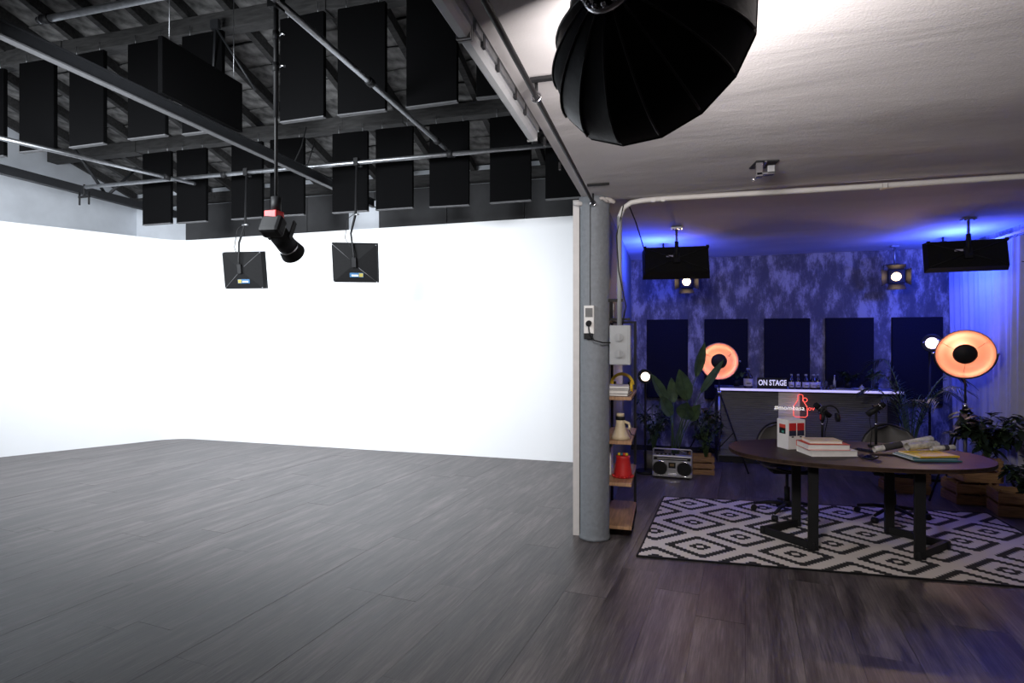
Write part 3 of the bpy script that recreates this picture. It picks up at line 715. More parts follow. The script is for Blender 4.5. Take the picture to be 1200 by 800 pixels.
# ---- fresnels
def fresnel(loc, aimd, ceil_z, label, pw):
    t = thing('fresnel_spotlight', label, 'spotlight', loc, 0, 'warm fresnel spotlights at the back wall')
    M_ = orient(Vector((0, 0, 0)), aimd)
    MB(M_).rbox((0, -.12, 0), (.20, .22, .20), .02).build('housing', BLK, t)
    MB(M_).cyl((0, -.01, 0), (0, .005, 0), .085, n=24).build('lens_rim', BLK, t)
    MB(M_).lathe([(.056, -.004), (.052, .008), (.03, .016), (1e-4, .020)], 20, Matrix.Rotation(R(-90), 4, 'X') @ Matrix.Translation((0, 0, .004))).build('lens', WARM, t)
    for dx, dz in ((-1, 0), (1, 0), (0, 1), (0, -1)):
        b = MB(M_)
        if dx: b.add([(dx*.10, 0, -.085), (dx*.10, 0, .085), (dx*.16, .12, .11), (dx*.16, .12, -.11), (dx*.104, 0, -.085), (dx*.104, 0, .085), (dx*.164, .12, .11), (dx*.164, .12, -.11)], [(0, 1, 2, 3), (7, 6, 5, 4), (0, 4, 5, 1), (1, 5, 6, 2), (2, 6, 7, 3), (3, 7, 4, 0)])
        else: b.add([(-.085, 0, dz*.10), (.085, 0, dz*.10), (.11, .12, dz*.16), (-.11, .12, dz*.16), (-.085, 0, dz*.104), (.085, 0, dz*.104), (.11, .12, dz*.164), (-.11, .12, dz*.164)], [(0, 1, 2, 3), (7, 6, 5, 4), (0, 4, 5, 1), (1, 5, 6, 2), (2, 6, 7, 3), (3, 7, 4, 0)])
        b.build('barn_door', BLK, t)
    top = ceil_z-loc[2]
    MB().tube([(-.13, .06, 0), (-.13, .06, .16), (0, .06, .18), (.13, .06, .16), (.13, .06, 0)], .008, 6).build('yoke', DSTEEL, t)
    MB().cyl((0, .06, .17), (0, .06, top), .012, n=8).build('stem', STEEL, t)
    MB().box((0, .06, top-.01), (.09, .07, .02)).build('ceiling_plate', STEEL, t)
    spot('fresnel_light', Vector(loc)+Vector(aimd).normalized()*.05, aimd, pw, (1, .66, .36), 60, .6, .03)
fresnel((.265, 8.55, 2.555), (-.02, -1, -.10), CZ+.04, 'warm glowing fresnel spotlight under the left panel light', 26)
fresnel((2.93, 8.65, 2.56), (-.34, -1, -.16), CZ+.04, 'warm glowing fresnel spotlight left of the right panel light', 34)

# ---- scoop floor lamps
def scoop(loc, h_, rr, aimd, label, pw, legs):
    t = thing('scoop_floor_lamp', label, 'floor lamp', loc, 0, 'copper scoop lamps on tripods')
    M_ = orient(Vector((0, 0, h_)), aimd)
    dish = [(rr, .0), (rr*.97, -rr*.10), (rr*.85, -rr*.26), (rr*.62, -rr*.40), (rr*.34, -rr*.48), (.02, -rr*.51)]
    RX = Matrix.Rotation(R(-90), 4, 'X')
    MB(M_).lathe([(r, z) for r, z in dish], 48, RX, cap=False).build('dish_inside', COPPER, t)
    MB(M_).lathe([(r+.008, z-.010) for r, z in dish], 48, RX, cap=False).build('dish_outside', BLK, t)
    MB(M_).tube([(rr*1.005*math.cos(a), 0, rr*1.005*math.sin(a)) for a in [2*PI*i/48 for i in range(48)]], .006, 6, closed=True).build('rim', COPPER, t)
    MB(M_).lathe([(1e-4, .012), (rr*.36, .004), (rr*.42, -.012), (rr*.38, -.02), (1e-4, -.015)], 32, RX).build('centre_shade', BLK, t)
    for a in (.5, 2.6, 4.7): MB(M_).cyl((rr*.38*math.cos(a), -.01, rr*.38*math.sin(a)), (rr*.78*math.cos(a), -rr*.30, rr*.78*math.sin(a)), .002, n=5).build('strut', COPPER, t)
    MB(M_).cyl((0, -rr*.5, 0), (0, -rr*.5-.10, 0), .05, .035, n=16).build('lamp_socket', BLK, t)
    MB(M_).tube([(rr*1.07*math.cos(a), -rr*.12, rr*1.07*math.sin(a)) for a in [PI+PI*i/16 for i in range(17)]], .008, 6).build('yoke', BLK, t)
    for s1 in (-1, 1): MB(M_).cyl((s1*rr*.99, -rr*.12, 0), (s1*rr*1.14, -rr*.12, 0), .014, n=8).build('knob', CHROME, t)
    hub = 1.0
    low = (M_ @ Vector((0, -rr*.12, -rr*1.07)))
    MB().cyl((0, 0, .22), (0, 0, hub), .017, n=10).build('lower_pole', STEEL, t)
    MB().tube([(0, 0, hub-.1), (0, 0, low.z-.06), tuple(low)], .011, 8).build('upper_pole', BLK, t)
    MB().cyl((0, 0, hub-.03), (0, 0, hub+.03), .027, n=12).build('hub', CHROME, t)
    for a in legs:
        u = Vector((math.cos(a), math.sin(a), 0))
        lg = MB().cyl(u*.03+Vector((0, 0, hub-.03)), u*.50+Vector((0, 0, .012)), .010, n=8).build('leg', BLK, t)
        MB().cyl(Vector((0, 0, .25)), u*.26+Vector((0, 0, .50)), .006, n=6).build('stay', BLK, lg)
        MB().sphere(u*.50+Vector((0, 0, .014)), .014, 8, 5).build('foot', BLK, lg)
    p = M_ @ Vector((0, -rr*.20, 0))
    point('scoop_light', Vector(loc)+p, pw, (1, .60, .42), .03)
scoop((.68, 8.25, 0), 1.43, .245, (-.02, -1, -.04), 'copper scoop lamp on a tripod behind the broad-leaved plant', 1.1, (R(-50), R(190), R(80)))
scoop((3.13, 7.30, 0), 1.56, .262, (-.30, -1, -.22), 'large copper scoop lamp on a tripod in front of the curtain', 1.9, (R(-35), R(210), R(90)))
# ---- round globe lamps
def globe(loc, h_, rr, aimd, label, pw, kind):
    t = thing('round_spot_lamp', label, 'floor lamp', loc, 0, 'small round lamps on stands')
    M_ = orient(Vector((0, 0, h_)), aimd); RX = Matrix.Rotation(R(-90), 4, 'X')
    MB(M_).lathe([(1e-4, .03), (rr*.5, .026), (rr*.85, .012), (rr*.95, 0), (1e-4, -.002)], 28, RX).build('lens', WARMB, t)
    MB(M_).lathe([(rr, .02), (rr*1.06, 0), (rr*1.0, -.08), (rr*.6, -.16), (1e-4, -.18)], 28, RX).build('housing', BLK, t)
    for a in range(3):
        MB(M_).tube([(rr*.85*math.cos(a*2.1+q*.12), .022, rr*.85*math.sin(a*2.1+q*.12)*(.4+.2*a)) for q in range(6)], .006, 5).build('lens_grille', SILVER, t)
    MB().cyl((0, .06, .02), (0, .06, h_-rr*.3), .014, n=10).build('pole', BLK, t)
    MB().cyl((0, .06, 0), (0, .06, .03), .13, n=24).build('base', BLK, t)
    area('round_lamp_light', Vector(loc)+M_ @ Vector((0, .05, 0)), aimd, rr*1.7, pw, (1, .75, .58), shape='DISK')
globe((-.275, 7.55, 0), 1.25, .088, (.15, -1, -.05), 'small round glowing lamp on a black stand behind the shelf', 1.5, 0)
globe((3.125, 8.1, 0), 1.68, .105, (-.30, -1, 0), 'small round glowing lamp left of the large scoop lamp', 2.5, 1)

# ================================================================ LOUNGE
# wall acoustic panels
pl_lab = ['dark wall panel farthest left, beside the broad-leaved plant', 'dark wall panel behind the left copper scoop lamp', 'dark wall panel above the stage sign and bottles', 'dark wall panel above the glasses at the bar\'s middle right', 'dark wall panel farthest right, behind the palm']
proto = None
for i, xx in enumerate((-.003, .852, 1.694, 2.515, 3.357)):
    if proto is None:
        proto = MB().rbox((0, -.025, .605), (.615, .048, 1.21), .008).build('acoustic_wall_panel', PANEL); o = proto
    else: o = proto.copy(); COL.objects.link(o)
    o.location = (xx, YB-.002, .83); tag(o, pl_lab[i], 'acoustic panel', 'acoustic panels on the back wall')

# bar
BX0, BX1, BY = .70, 2.93, 8.55
t = thing('bar_counter', 'bar counter with ribbed grey metal front and glowing pale edge', 'bar counter', ((BX0+BX1)/2, BY, 0))
L2 = (BX1-BX0)/2
MB().bbox((-L2, .03, .04), (L2, .50, 1.0)).build('carcass', BLK, t)
MB().bbox((-L2-.02, -.10, 1.02), (L2+.02, .52, 1.05)).build('worktop', mat('worktop_grey', (.30, .29, .33), .3), t)
MB().bbox((-L2-.02, -.115, 1.022), (L2+.02, -.101, 1.053)).build('light_strip', LEDM, t)
RIBM = mat('ribbed_metal', (.15, .15, .155), .45, .3, var=.15, scale=6, stretch=(1, 1, 8))
RIBLIT = mat('ribbed_metal_painted_light', (.80, .79, .77), .45, .1, var=.1, scale=6, stretch=(1, 1, 8))  # same ribbed metal, column of light under the counter painted into its colour
def ribbed(x0, x1, y, z0, z1, m, name, n=32):
    b = MB(); pr = []
    dz = (z1-z0)/n
    for i in range(n): pr += [(0, z0+i*dz), (-.005, z0+i*dz+dz*.2), (-.005, z0+i*dz+dz*.8), (0, z0+(i+1)*dz)]
    vs = [(xx, y+a, z) for a, z in pr for xx in (x0, x1)]
    b.add(vs, [(2*i, 2*i+1, 2*i+3, 2*i+2) for i in range(len(pr)-1)]); b.bbox((x0, y, z0), (x1, y+.025, z1)); b.build(name, m, t)
ribbed(-L2, -.342, 0, .09, 1.02, RIBM, 'front_panel')
ribbed(-.074, L2-.14, 0, .09, 1.02, RIBM, 'front_panel')
ribbed(-.341, -.075, -.012, .09, 1.02, RIBLIT, 'painted_light_panel')  # panel carries the painted streak of light
MB().bbox((-L2, .01, 0), (L2, .4, .088)).build('plinth', BLK, t)
MB().bbox((-L2-.015, -.01, 0), (-L2, .5, 1.02)).build('end_panel', DSTEEL, t); MB().bbox((L2-.14, -.01, 0), (L2, .5, 1.02)).build('end_panel', DSTEEL, t)

# neon sign on the bar front
nc = Vector((1.67, 8.47, .83))
t = thing('neon_sign', 'red neon bottle outline with white neon script on the bar front', 'neon sign', nc)
def to_up(x, y, z): return Matrix.Translation((x, y, z)) @ Matrix.Rotation(R(90), 4, 'X')
bot = [(-.085, -.13), (-.06, -.15), (.06, -.15), (.085, -.13), (.085, -.04), (.075, .0), (.045, .05), (.03, .09), (.03, .14), (.015, .155), (-.015, .155), (-.03, .14), (-.03, .09), (-.05, .05), (-.08, .0), (-.085, -.04)]
MB().tube([(x+.065, 0, z+.0) for x, z in bot], .0045, 6, closed=True).build('bottle_outline', NRED, t)
MB().tube([(.065+.055+.028*math.cos(a), 0, .082+.028*math.sin(a)) for a in [2*PI*i/14 for i in range(14)]], .0045, 6, closed=True).build('thumb_ring', NRED, t)
text_mesh('#mombasa', .085, 'white_script', NWHITE, t, to_up(-.075, -.014, -.03), .003, bold=-.0006)
text_mesh('lov', .085, 'red_script', NRED, t, to_up(.185, -.014, -.03), .003, bold=-.0006)
MB().bbox((-.24, .012, -.03), (.34, .02, -.018)).build('backing_bar', BLK, t)
for xx in (-.2, .0, .3): MB().cyl((xx, .015, -.024), (xx, .078, -.024), .006, n=6).build('standoff', BLK, t)

# things on the bar
TZ = 1.053
t = thing('lightbox_sign', 'small black sign reading ON STAGE in white letters on the bar', 'sign', (1.385, 8.50, TZ))
MB().rbox((0, 0, .075), (.37, .05, .15), .004).build('frame', BLK, t)
text_mesh('ON STAGE', .105, 'lettering', mat('sign_letter', (.8, .8, .85), .5, emit=(.7, .68, .9), strength=.6), t, to_up(0, -.029, .080) @ Matrix.Diagonal((.70, 1, 1, 1)), .002, bold=.003)
def bottle(x, y, sc, label, fat=False):
    t = thing('bottle', label, 'bottle', (x, y, TZ), 0, 'labelled dark bottles on the bar')
    r = .033*sc*(1.3 if fat else 1)
    h_ = .19*sc
    MB().lathe([(r*.9, 0), (r, .008), (r, h_*.58), (r*.8, h_*.68), (r*.38, h_*.80), (r*.36, h_*.98), (1e-4, h_)], 16).build('glass', GLASSD, t)
    MB().lathe([(r*1.03, h_*.12), (r*1.03, h_*.50)], 16).build('paper_label', LABELM, t)
    MB().lathe([(r*.42, h_*.93), (r*.42, h_*1.04), (1e-4, h_*1.045)], 10).build('cap', BOXG, t)
    MB().bbox((-r*.5, -r*1.06, h_*.24), (r*.5, -r*.98, h_*.28)).build('label_line', BLK, t)
bottle(1.085, 8.53, 1.4, 'large squat dark bottle with pale label, left of the stage sign', True)
for i, (x, lb) in enumerate(((1.635, 'first labelled bottle right of the stage sign, with greyish label'), (1.72, 'second labelled bottle right of the stage sign'), (1.815, 'third labelled bottle right of the stage sign'), (1.91, 'fourth labelled bottle right of the stage sign'), (1.975, 'last labelled bottle in the row, half behind the fourth'))):
    bottle(x, 8.53+(.07 if i == 4 else .01*(i % 2)), 1.03, lb, i in (2, 3))
for k, (x, y, hh, rr, lb) in enumerate(((2.03, 8.50, .055, .022, 'low clear tumbler right of the bottles'), (2.075, 8.58, .11, .022, 'tall narrow clear glass on the bar'), (2.12, 8.50, .065, .03, 'short clear glass beside the tall bottle'))):
    t = thing('drinking_glass', lb, 'glass', (x, y, TZ), 0, 'clear glasses on the bar')
    MB().lathe([(rr*.8, 0), (rr, hh), (rr*.92, hh), (rr*.74, .006), (1e-4, .006)], 16).build('bowl', GLASS, t); MB().lathe([(rr*.82, 0), (rr*.83, .006)], 16).build('foot', GLASS, t)
t = thing('slim_bottle', 'slim silvery bottle standing on a small tray on the bar', 'bottle', (2.17, 8.56, TZ+.012))
MB().lathe([(.018, 0), (.018, .10), (.008, .13), (.008, .17), (1e-4, .172)], 14).build('body', SILVER, t); MB().lathe([(.010, .16), (.010, .18), (1e-4, .181)], 10).build('cap', CHROME, t)
t = thing('bar_tray', 'flat dark tray with pale rim under the slim bottle', 'tray', (2.25, 8.54, TZ))
MB().bbox((-.13, -.07, 0), (.13, .07, .006)).build('base', BLK, t); MB().tube([(-.13, -.07, .009), (.13, -.07, .009), (.13, .07, .009), (-.13, .07, .009)], .005, 6, closed=True).build('rim', SILVER, t)
t = thing('serving_dish', 'shallow white dish with a small silver lid on the bar', 'dish', (2.49, 8.54, TZ))
MB().lathe([(.03, 0), (.085, .018), (.088, .022), (.03, .008), (1e-4, .006)], 24).build('plate', MWHITE, t); MB().lathe([(.035, .012), (.03, .045), (.008, .06), (.012, .07), (1e-4, .075)], 16).build('lid', SILVER, t)

# leaf helpers
def blade(mb, base, tip, width, droop=.0, fold=.15, n=6, tip_pow=.8, up=Vector((0, 0, 1))):
    base, tip = Vector(base), Vector(tip); ax_ = tip-base; sd = ax_.cross(up)
    if sd.length < 1e-4: sd = Vector((1, 0, 0))
    sd.normalize(); nrm = sd.cross(ax_).normalized(); vs = []; fs = []
    for i in range(n+1):
        s1 = i/n; wv = width*math.sin(PI*min(1, s1*.92+.04))**tip_pow
        if i == n: wv = width*.03
        c = base+ax_*s1+Vector((0, 0, -droop*s1*s1))+nrm*0
        vs += [c-sd*wv/2+nrm*wv*fold, c, c+sd*wv/2+nrm*wv*fold]
    for i in range(n): a = i*3; fs += [(a, a+1, a+4, a+3), (a+1, a+2, a+5, a+4)]
    mb.add(vs, fs, True)
def bushy(name, label, cat, loc, h_, spread, nleaf, lw, m, seed, pot=None, droopy=False):
    rnd = random.Random(seed); t = thing(name, label, cat, loc); f_ = MB(); st = MB()
    for k in range(max(6, nleaf//9)):
        a = rnd.uniform(0, 2*PI); r_ = spread*rnd.uniform(.3, 1); z = h_*rnd.uniform(.45, 1)
        e = Vector((math.cos(a)*r_, math.sin(a)*r_, z)); mid = Vector((e.x*.35, e.y*.35, z*.6))
        st.tube([(0, 0, .0), tuple(mid), tuple(e)], .004, 5)
        for q in range(9):
            s1 = rnd.uniform(.25, 1); c = mid.lerp(e, s1) if s1 > .4 else Vector((0, 0, 0)).lerp(mid, s1+.4)
            b_ = rnd.uniform(0, 2*PI); el = rnd.uniform(-.5, .8)
            d = Vector((math.cos(b_)*math.cos(el), math.sin(b_)*math.cos(el), math.sin(el)))
            L_ = lw*rnd.uniform(1.3, 2.2); blade(f_, c, c+d*L_, lw*rnd.uniform(.7, 1.1), droop=L_*.3, n=4)
    fo = f_.build('foliage', m, t); fo['kind'] = 'stuff'; st.build('stems', STEM, t)
    if pot: MB().lathe([(pot[0]*.75, -pot[1]), (pot[0], 0), (pot[0]*.9, 0), (pot[0]*.9, -.02), (1e-4, -.02)], 20).build('pot', pot[2], t)
    return t
bushy('potted_plant', 'small bushy plant at the left end of the bar by the scoop lamp', 'plant', (.97, 8.85, TZ+.09), .17, .14, 90, .035, LEAF, 3, (.05, .09, BLK))
bushy('potted_plant', 'small leafy plant near the right end of the bar', 'plant', (2.74, 8.85, TZ+.08), .18, .14, 110, .035, LEAF, 4, (.05, .08, BLK))
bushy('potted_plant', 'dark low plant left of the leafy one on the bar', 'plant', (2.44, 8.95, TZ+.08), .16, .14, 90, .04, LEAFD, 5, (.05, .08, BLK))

# bird of paradise plant
t = thing('broad_leaved_plant', 'tall plant with broad upright green leaves behind the cassette player', 'plant', (.10, 7.72, 0))
MB().lathe([(.11, 0), (.15, .27), (.135, .27), (.13, .24), (1e-4, .24)], 24).build('pot', TERRA, t)
MB().lathe([(.13, .235), (1e-4, .245)], 20).build('soil', SOIL, t)
def big_leaf(stem_top, tip, width, facing):
    stem_top, tip = Vector(stem_top), Vector(tip)
    b0 = Vector((random.uniform(-.05, .05), random.uniform(-.05, .05), .24))
    k = MB().tube([tuple(b0), tuple(b0.lerp(stem_top, .5)+Vector((0, 0, .06))), tuple(stem_top)], [.010, .008, .006], 6).build('stem', STEM, t)
    mb = MB(); ax_ = (tip-stem_top); sd = ax_.cross(Vector(facing)).normalized(); nrm = sd.cross(ax_).normalized()
    vs = []; fs = []; n = 14
    for i in range(n+1):
        s1 = i/n; wv = width*.86*(math.sin(PI*min(.99, (s1*.95+.045))**.85)**.85); wv = wv if i < n else width*.04
        c = stem_top+ax_*s1+nrm*(.06*s1*s1)
        for q in (-1, -.5, 0, .5, 1):
            vs.append(c+sd*(wv/2*q)+nrm*(abs(q)*wv*.14+.004*math.sin(i*2.2)*abs(q)))
    for i in range(n):
        for q in range(4): a = i*5+q; fs.append((a, a+1, a+6, a+5))
    mb.add(vs, fs, True); lf = mb.build('leaf', LEAF, t)
    MB().tube([tuple(stem_top+ax_*(i/6)+nrm*(.06*(i/6)**2)-nrm*-.004) for i in range(7)], .004, 5).build('midrib', STEM, lf)
F_ = (0, -1, .15)
big_leaf((.15, -.02, .95), (.04, -.12, 1.36), .24, F_)
big_leaf((.26, .05, 1.25), (.33, .0, 1.70), .17, (.6, -1, 0))
big_leaf((.32, .0, 1.05), (.62, -.12, 1.46), .15, (-.5, -.8, .5))
big_leaf((-.10, -.05, .92), (-.33, -.15, 1.28), .17, (.5, -1, .3))
big_leaf((.10, -.12, .72), (.16, -.30, .98), .26, (0, -1, .5))
big_leaf((-.05, -.10, .75), (-.22, -.25, 1.02), .20, (.3, -1, .4))
big_leaf((.18, -.10, .70), (.33, -.22, .92), .18, (-.3, -1, .4))
big_leaf((-.02, .08, .9), (-.05, .12, 1.22), .16, (0, -1, .2))
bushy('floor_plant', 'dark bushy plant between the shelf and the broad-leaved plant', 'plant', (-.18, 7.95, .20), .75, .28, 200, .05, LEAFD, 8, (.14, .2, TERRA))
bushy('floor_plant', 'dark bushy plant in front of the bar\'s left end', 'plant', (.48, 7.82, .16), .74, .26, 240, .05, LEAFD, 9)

# crates
def crate(loc, rz, label, W_=.40, D_=.28, H_=.26, rows=3, group='wooden slatted crates'):
    t = thing('wooden_crate', label, 'crate', loc, rz, group)
    sh = H_/rows
    for i in range(rows):
        z = i*sh+sh*.44
        for s1 in (-1, 1):
            MB().box((0, s1*(D_/2-.006), z), (W_, .012, sh*.78)).build('slat', CRATEM, t)
            MB().box((s1*(W_/2-.006), 0, z), (.012, D_-.03, sh*.78)).build('slat', CRATEM, t)
    for sx in (-1, 1):
        for sy in (-1, 1): MB().box((sx*(W_/2-.025), sy*(D_/2-.025), H_/2), (.026, .026, H_)).build('corner_post', CRATEM, t)
    for q in (-1, 0, 1): MB().box((0, q*D_*.3, .008), (W_-.03, D_*.24, .010)).build('bottom_board', CRATEM, t)
    return t
crate((.42, 7.80, 0), R(4), 'wooden slatted crate beside the cassette player holding a dark plant', .30, .28, .24)
crate((3.33, 6.72, 0), R(-8), 'lower front wooden crate by the curtain at the right edge', .42, .32, .26, 2)
crate((3.14, 7.12, .235), R(5), 'wooden crate raised behind, holding the leafy plant by the curtain', .36, .30, .26, 2)
crate((3.10, 7.13, 0), R(3), 'wooden crate at the bottom, under the raised crate by the curtain', .40, .32, .235, 2)
crate((2.60, 7.45, 0), R(0), 'dark wooden crate behind the table, under the palm', .42, .30, .24, 2)
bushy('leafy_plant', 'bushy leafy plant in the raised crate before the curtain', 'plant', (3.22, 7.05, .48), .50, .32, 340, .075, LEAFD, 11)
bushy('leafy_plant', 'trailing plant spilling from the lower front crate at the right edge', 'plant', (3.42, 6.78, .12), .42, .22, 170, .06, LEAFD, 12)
# palm
t = thing('palm', 'dark feathery palm between the bar and the large scoop lamp', 'plant', (2.85, 7.95, .05))
MB().lathe([(.12, -.05), (.15, .2), (.13, .2), (1e-4, .19)], 20).build('pot', BLK, t)
rnd = random.Random(21)
for k in range(13):
    a = 2*PI*k/13+rnd.uniform(-.2, .2); L_ = rnd.uniform(.38, .58); hh = rnd.uniform(.8, 1.3)
    pts = [Vector((math.cos(a)*L_*s1**1.3, math.sin(a)*L_*s1**1.3, .2+hh*math.sin(s1*1.9)/math.sin(1.57)*.95)) for s1 in [i/12 for i in range(13)]]
    fr = MB().tube([tuple(p) for p in pts], [.008-.005*i/12 for i in range(13)], 5).build('frond', STEM, t)
    lf = MB()
    for i in range(4, 13):
        for s1 in (-1, 1):
            tn = (pts[min(i+1, 12)]-pts[i-1]).normalized(); sd = tn.cross(Vector((0, 0, 1))).normalized()*s1
            for hf in (0, .5):
                c = pts[i-1].lerp(pts[i], hf+.25); blade(lf, c, c+(sd*.8+tn*.7)*rnd.uniform(.15, .22), .016, droop=.05, n=3)
    lo = lf.build('leaflets', LEAFD, fr); lo['kind'] = 'stuff'

# cassette player
t = thing('cassette_player', 'silver portable cassette radio with two round speakers on the floor', 'radio', (.06, 7.42, 0), R(-3))
MB().rbox((0, 0, .15), (.48, .12, .27), .012).build('case', SILVER, t)
for s1 in (-1, 1):
    k = MB().cyl((s1*.145, -.058, .125), (s1*.145, -.068, .125), .088, n=28).build('speaker', BLK, t)
    MB().tube([(s1*.145+.088*math.cos(a), -.066, .125+.088*math.sin(a)) for a in [2*PI*i/28 for i in range(28)]], .006, 5, closed=True).build('speaker_ring', CHROME, k)
MB().box((0, -.062, .165), (.085, .01, .07)).build('cassette_door', BLK, t)
MB().box((0, -.068, .17), (.05, .004, .03)).build('cassette_window', mat('cassette_amber', (.20, .13, .05), .4), t)
MB().box((0, -.062, .245), (.44, .008, .035)).build('tuning_dial', BLK, t)
MB().box((0, -.067, .245), (.36, .003, .006)).build('dial_scale', MWHITE, t)
for i in range(6): MB().box((-.05+i*.02, -.062, .105), (.014, .012, .014)).build('button', BOXG, t)
MB().box((0, -.062, .06), (.10, .006, .02)).build('badge', CHROME, t)
MB().tube([(-.23, 0, .26), (-.23, 0, .345), (-.22, 0, .355), (.22, 0, .355), (.23, 0, .345), (.23, 0, .26)], .009, 8).build('handle', SILVER, t)
for i in range(5): MB().box((-.18+i*.05, 0, .292), (.03, .03, .016)).build('top_key', BLK, t)
MB().cyl((.2, .03, .285), (.05, .04, .36), .003, n=6).build('antenna', CHROME, t)
for s1 in (-1, 1): MB().box((s1*.18, 0, .008), (.04, .08, .016)).build('foot', BLK, t)

# shelf unit along the dividing wall
t = thing('shelf_unit', 'open shelf unit with wooden boards and black metal frame behind the column', 'shelf', (-.545, 4.98, 0))
SW, SD = .25, .82
for z in (.10, .47, .83, 1.21):
    MB().rbox((SW/2, SD/2, z), (SW, SD, .028), .003).build('board', OAK, t)
for xx, yy in ((.012, .012), (.012, SD-.012), (SW-.012, SD-.012)):
    MB().bbox((xx-.012, yy-.012, 0), (xx+.012, yy+.012, 1.90)).build('post', BLK, t)
for yy in (.012, SD-.012): MB().bbox((.012, yy-.01, 1.88), (SW-.012, yy+.01, 1.90)).build('top_rail', BLK, t)
MB().bbox((.0, .012, 1.88), (.02, SD-.012, 1.90)).build('top_rail', BLK, t)
MB().bbox((SW-.02, .30, .0), (SW-.004, SD-.03, .016)).build('bottom_rail', BLK, t)
# shelf items
ZB = 1.225
for i, (hh, m_, lb, ww, ll) in enumerate(((.022, BLK, 'thin black book, lowest of the pile on the top shelf', .19, .28), (.026, MWHITE, 'pale book in the middle of the pile on the top shelf', .18, .27), (.014, BLK, 'dark thin book above the pale book on the top shelf', .18, .27), (.020, MWHITE, 'pale book, topmost of the pile on the top shelf', .17, .25))):
    t = thing('book', lb, 'book', (-.415, 5.17, ZB), R(3*i-4), 'books piled on the top shelf')
    MB().box((0, 0, hh/2), (ww-.006, ll-.006, hh-.004)).build('pages', WPAPER, t)
    MB().bbox((-ww/2, -ll/2, 0), (ww/2, ll/2, .003)).build('cover', m_, t); MB().bbox((-ww/2, -ll/2, hh-.003), (ww/2, ll/2, hh)).build('cover', m_, t); MB().bbox((-ww/2, -ll/2, 0), (-ww/2+.003, ll/2, hh)).build('spine', m_, t)
    ZB += hh+.001
t = thing('headphones', 'yellow arched headphones lying on the books on the top shelf', 'headphones', (-.41, 5.45, 1.226))
MB().tube([(.10*math.cos(a), 0, .07+.10*math.sin(a)) for a in [PI*i/12 for i in range(13)]], .014, 8).build('headband', YEL, t)
for s1 in (-1, 1):
    k = MB().cyl((s1*.10, 0, .055), (s1*.075, 0, .055), .052, n=20).build('ear_cup', YEL, t); MB().cyl((s1*.075, 0, .055), (s1*.055, 0, .055), .045, n=20).build('ear_pad', BLK, k)
t = thing('megaphone', 'cream megaphone with black rim standing on the second shelf', 'megaphone', (-.40, 5.12, .845))
MB().lathe([(.085, 0), (.07, .03), (.048, .08), (.040, .13), (.038, .17), (1e-4, .17)], 24).build('horn', CREAMP, t)
MB().lathe([(.041, .165), (.041, .195), (1e-4, .195)], 20).build('rear_band', BLK, t); MB().lathe([(.034, .195), (.034, .222), (1e-4, .225)], 20).build('rear_cap', CREAMP, t)
MB().tube([(.035, 0, .15), (.075, 0, .135), (.082, 0, .10), (.07, 0, .085)], .013, 8).build('grip', CREAMP, t)
MB().tube([(.07, 0, .09), (.09, .06, .03), (.12, .12, .01), (.14, .2, .08)], .004, 5).build('strap', BLK, t)
t = thing('red_lamp', 'small red lamp with frilled base on the third shelf', 'lamp', (-.385, 5.22, .486))
MB().lathe([(.085, .0), (.080, .03), (.068, .12), (.060, .17), (.066, .19), (1e-4, .192)], 14).build('shade', RED, t)
for q in range(14):
    a = 2*PI*q/14; MB().sphere((.088*math.cos(a), .088*math.sin(a), .010), .011, 6, 4).build('frill', RED, t)
for q, m_ in enumerate((YEL, TEAL, REDC, YEL)): MB().sphere((-.03+.022*q, -.04, .21), .015, 8, 5).build('finial', m_, t)
t = thing('folder', 'dark blue folder standing against the wall on the third shelf', 'folder', (-.50, 5.35, .486))
MB().bbox((-.03, -.12, 0), (-.005, .1, .26)).build('cover', TEAL, t); MB().bbox((-.004, -.115, .005), (.008, .095, .25)).build('pages', WPAPER, t)
t = thing('wall_frame', 'small dark wall frame with shiny edges above the shelf unit', 'frame', (-.548, 5.85, 1.90))
MB().bbox((0, -.15, 0), (.03, .15, .20)).build('frame', BLK, t)
MB().bbox((.031, -.12, .03), (.036, -.10, .09)).build('trim', CHROME, t); MB().bbox((.031, -.12, .11), (.036, -.10, .17)).build('trim', CHROME, t)

# curtain on the right wall
cu = thing('sheer_curtain', 'long pale sheer curtain lit blue along the right wall', 'curtain', (3.60, 8.2, 0))
for (y0, y1, x0, amp, nm, seed) in ((-1.05, .62, 0, .035, 'drape', 1),):
    b = MB(); nx, nz = 150, 16; vs = []; fs = []
    for j in range(nz+1):
        z = .04+(2.82-.04)*j/nz
        pull = .16*(1-z/2.82)**1.2
        for i in range(nx+1):
            s1 = i/nx; yy = y0+(y1-pull-y0)*s1
            ph = s1*2*PI*13+.6*math.sin(s1*9)
            xx = amp*(math.sin(ph)*.7+.35*math.sin(ph*.37+1.3)+.2*math.sin(ph*2.1+z))*(.75+.25*math.sin(z*1.3+s1*5))
            vs.append((xx, yy, z))
    for j in range(nz):
        for i in range(nx): a = j*(nx+1)+i; fs.append((a, a+1, a+nx+2, a+nx+1))
    b.add(vs, fs, True); b.build(nm, CURT, cu)
MB().cyl((0, -1.5, 2.86), (0, .75, 2.86), .014, n=10).build('rod', PIPEW, cu)
for i in range(12): MB().tube([(.022*math.cos(a), -1.0+i*.14, 2.855+.022*math.sin(a)) for a in [i2*PI/5 for i2 in range(10)]], .003, 5, closed=True).build('ring', PIPEW, cu)
struct('window_1', MB().bbox((XR-.012, 7.25, .45), (XR-.001, 8.65, 2.5)), mat('window_blind_dark', (.06, .07, .12), .6), 'dark covered window behind the curtain')
struct('baseboard_back', MB().bbox((-.55, YB-.015, 0), (XR, YB, .08)), BLK)
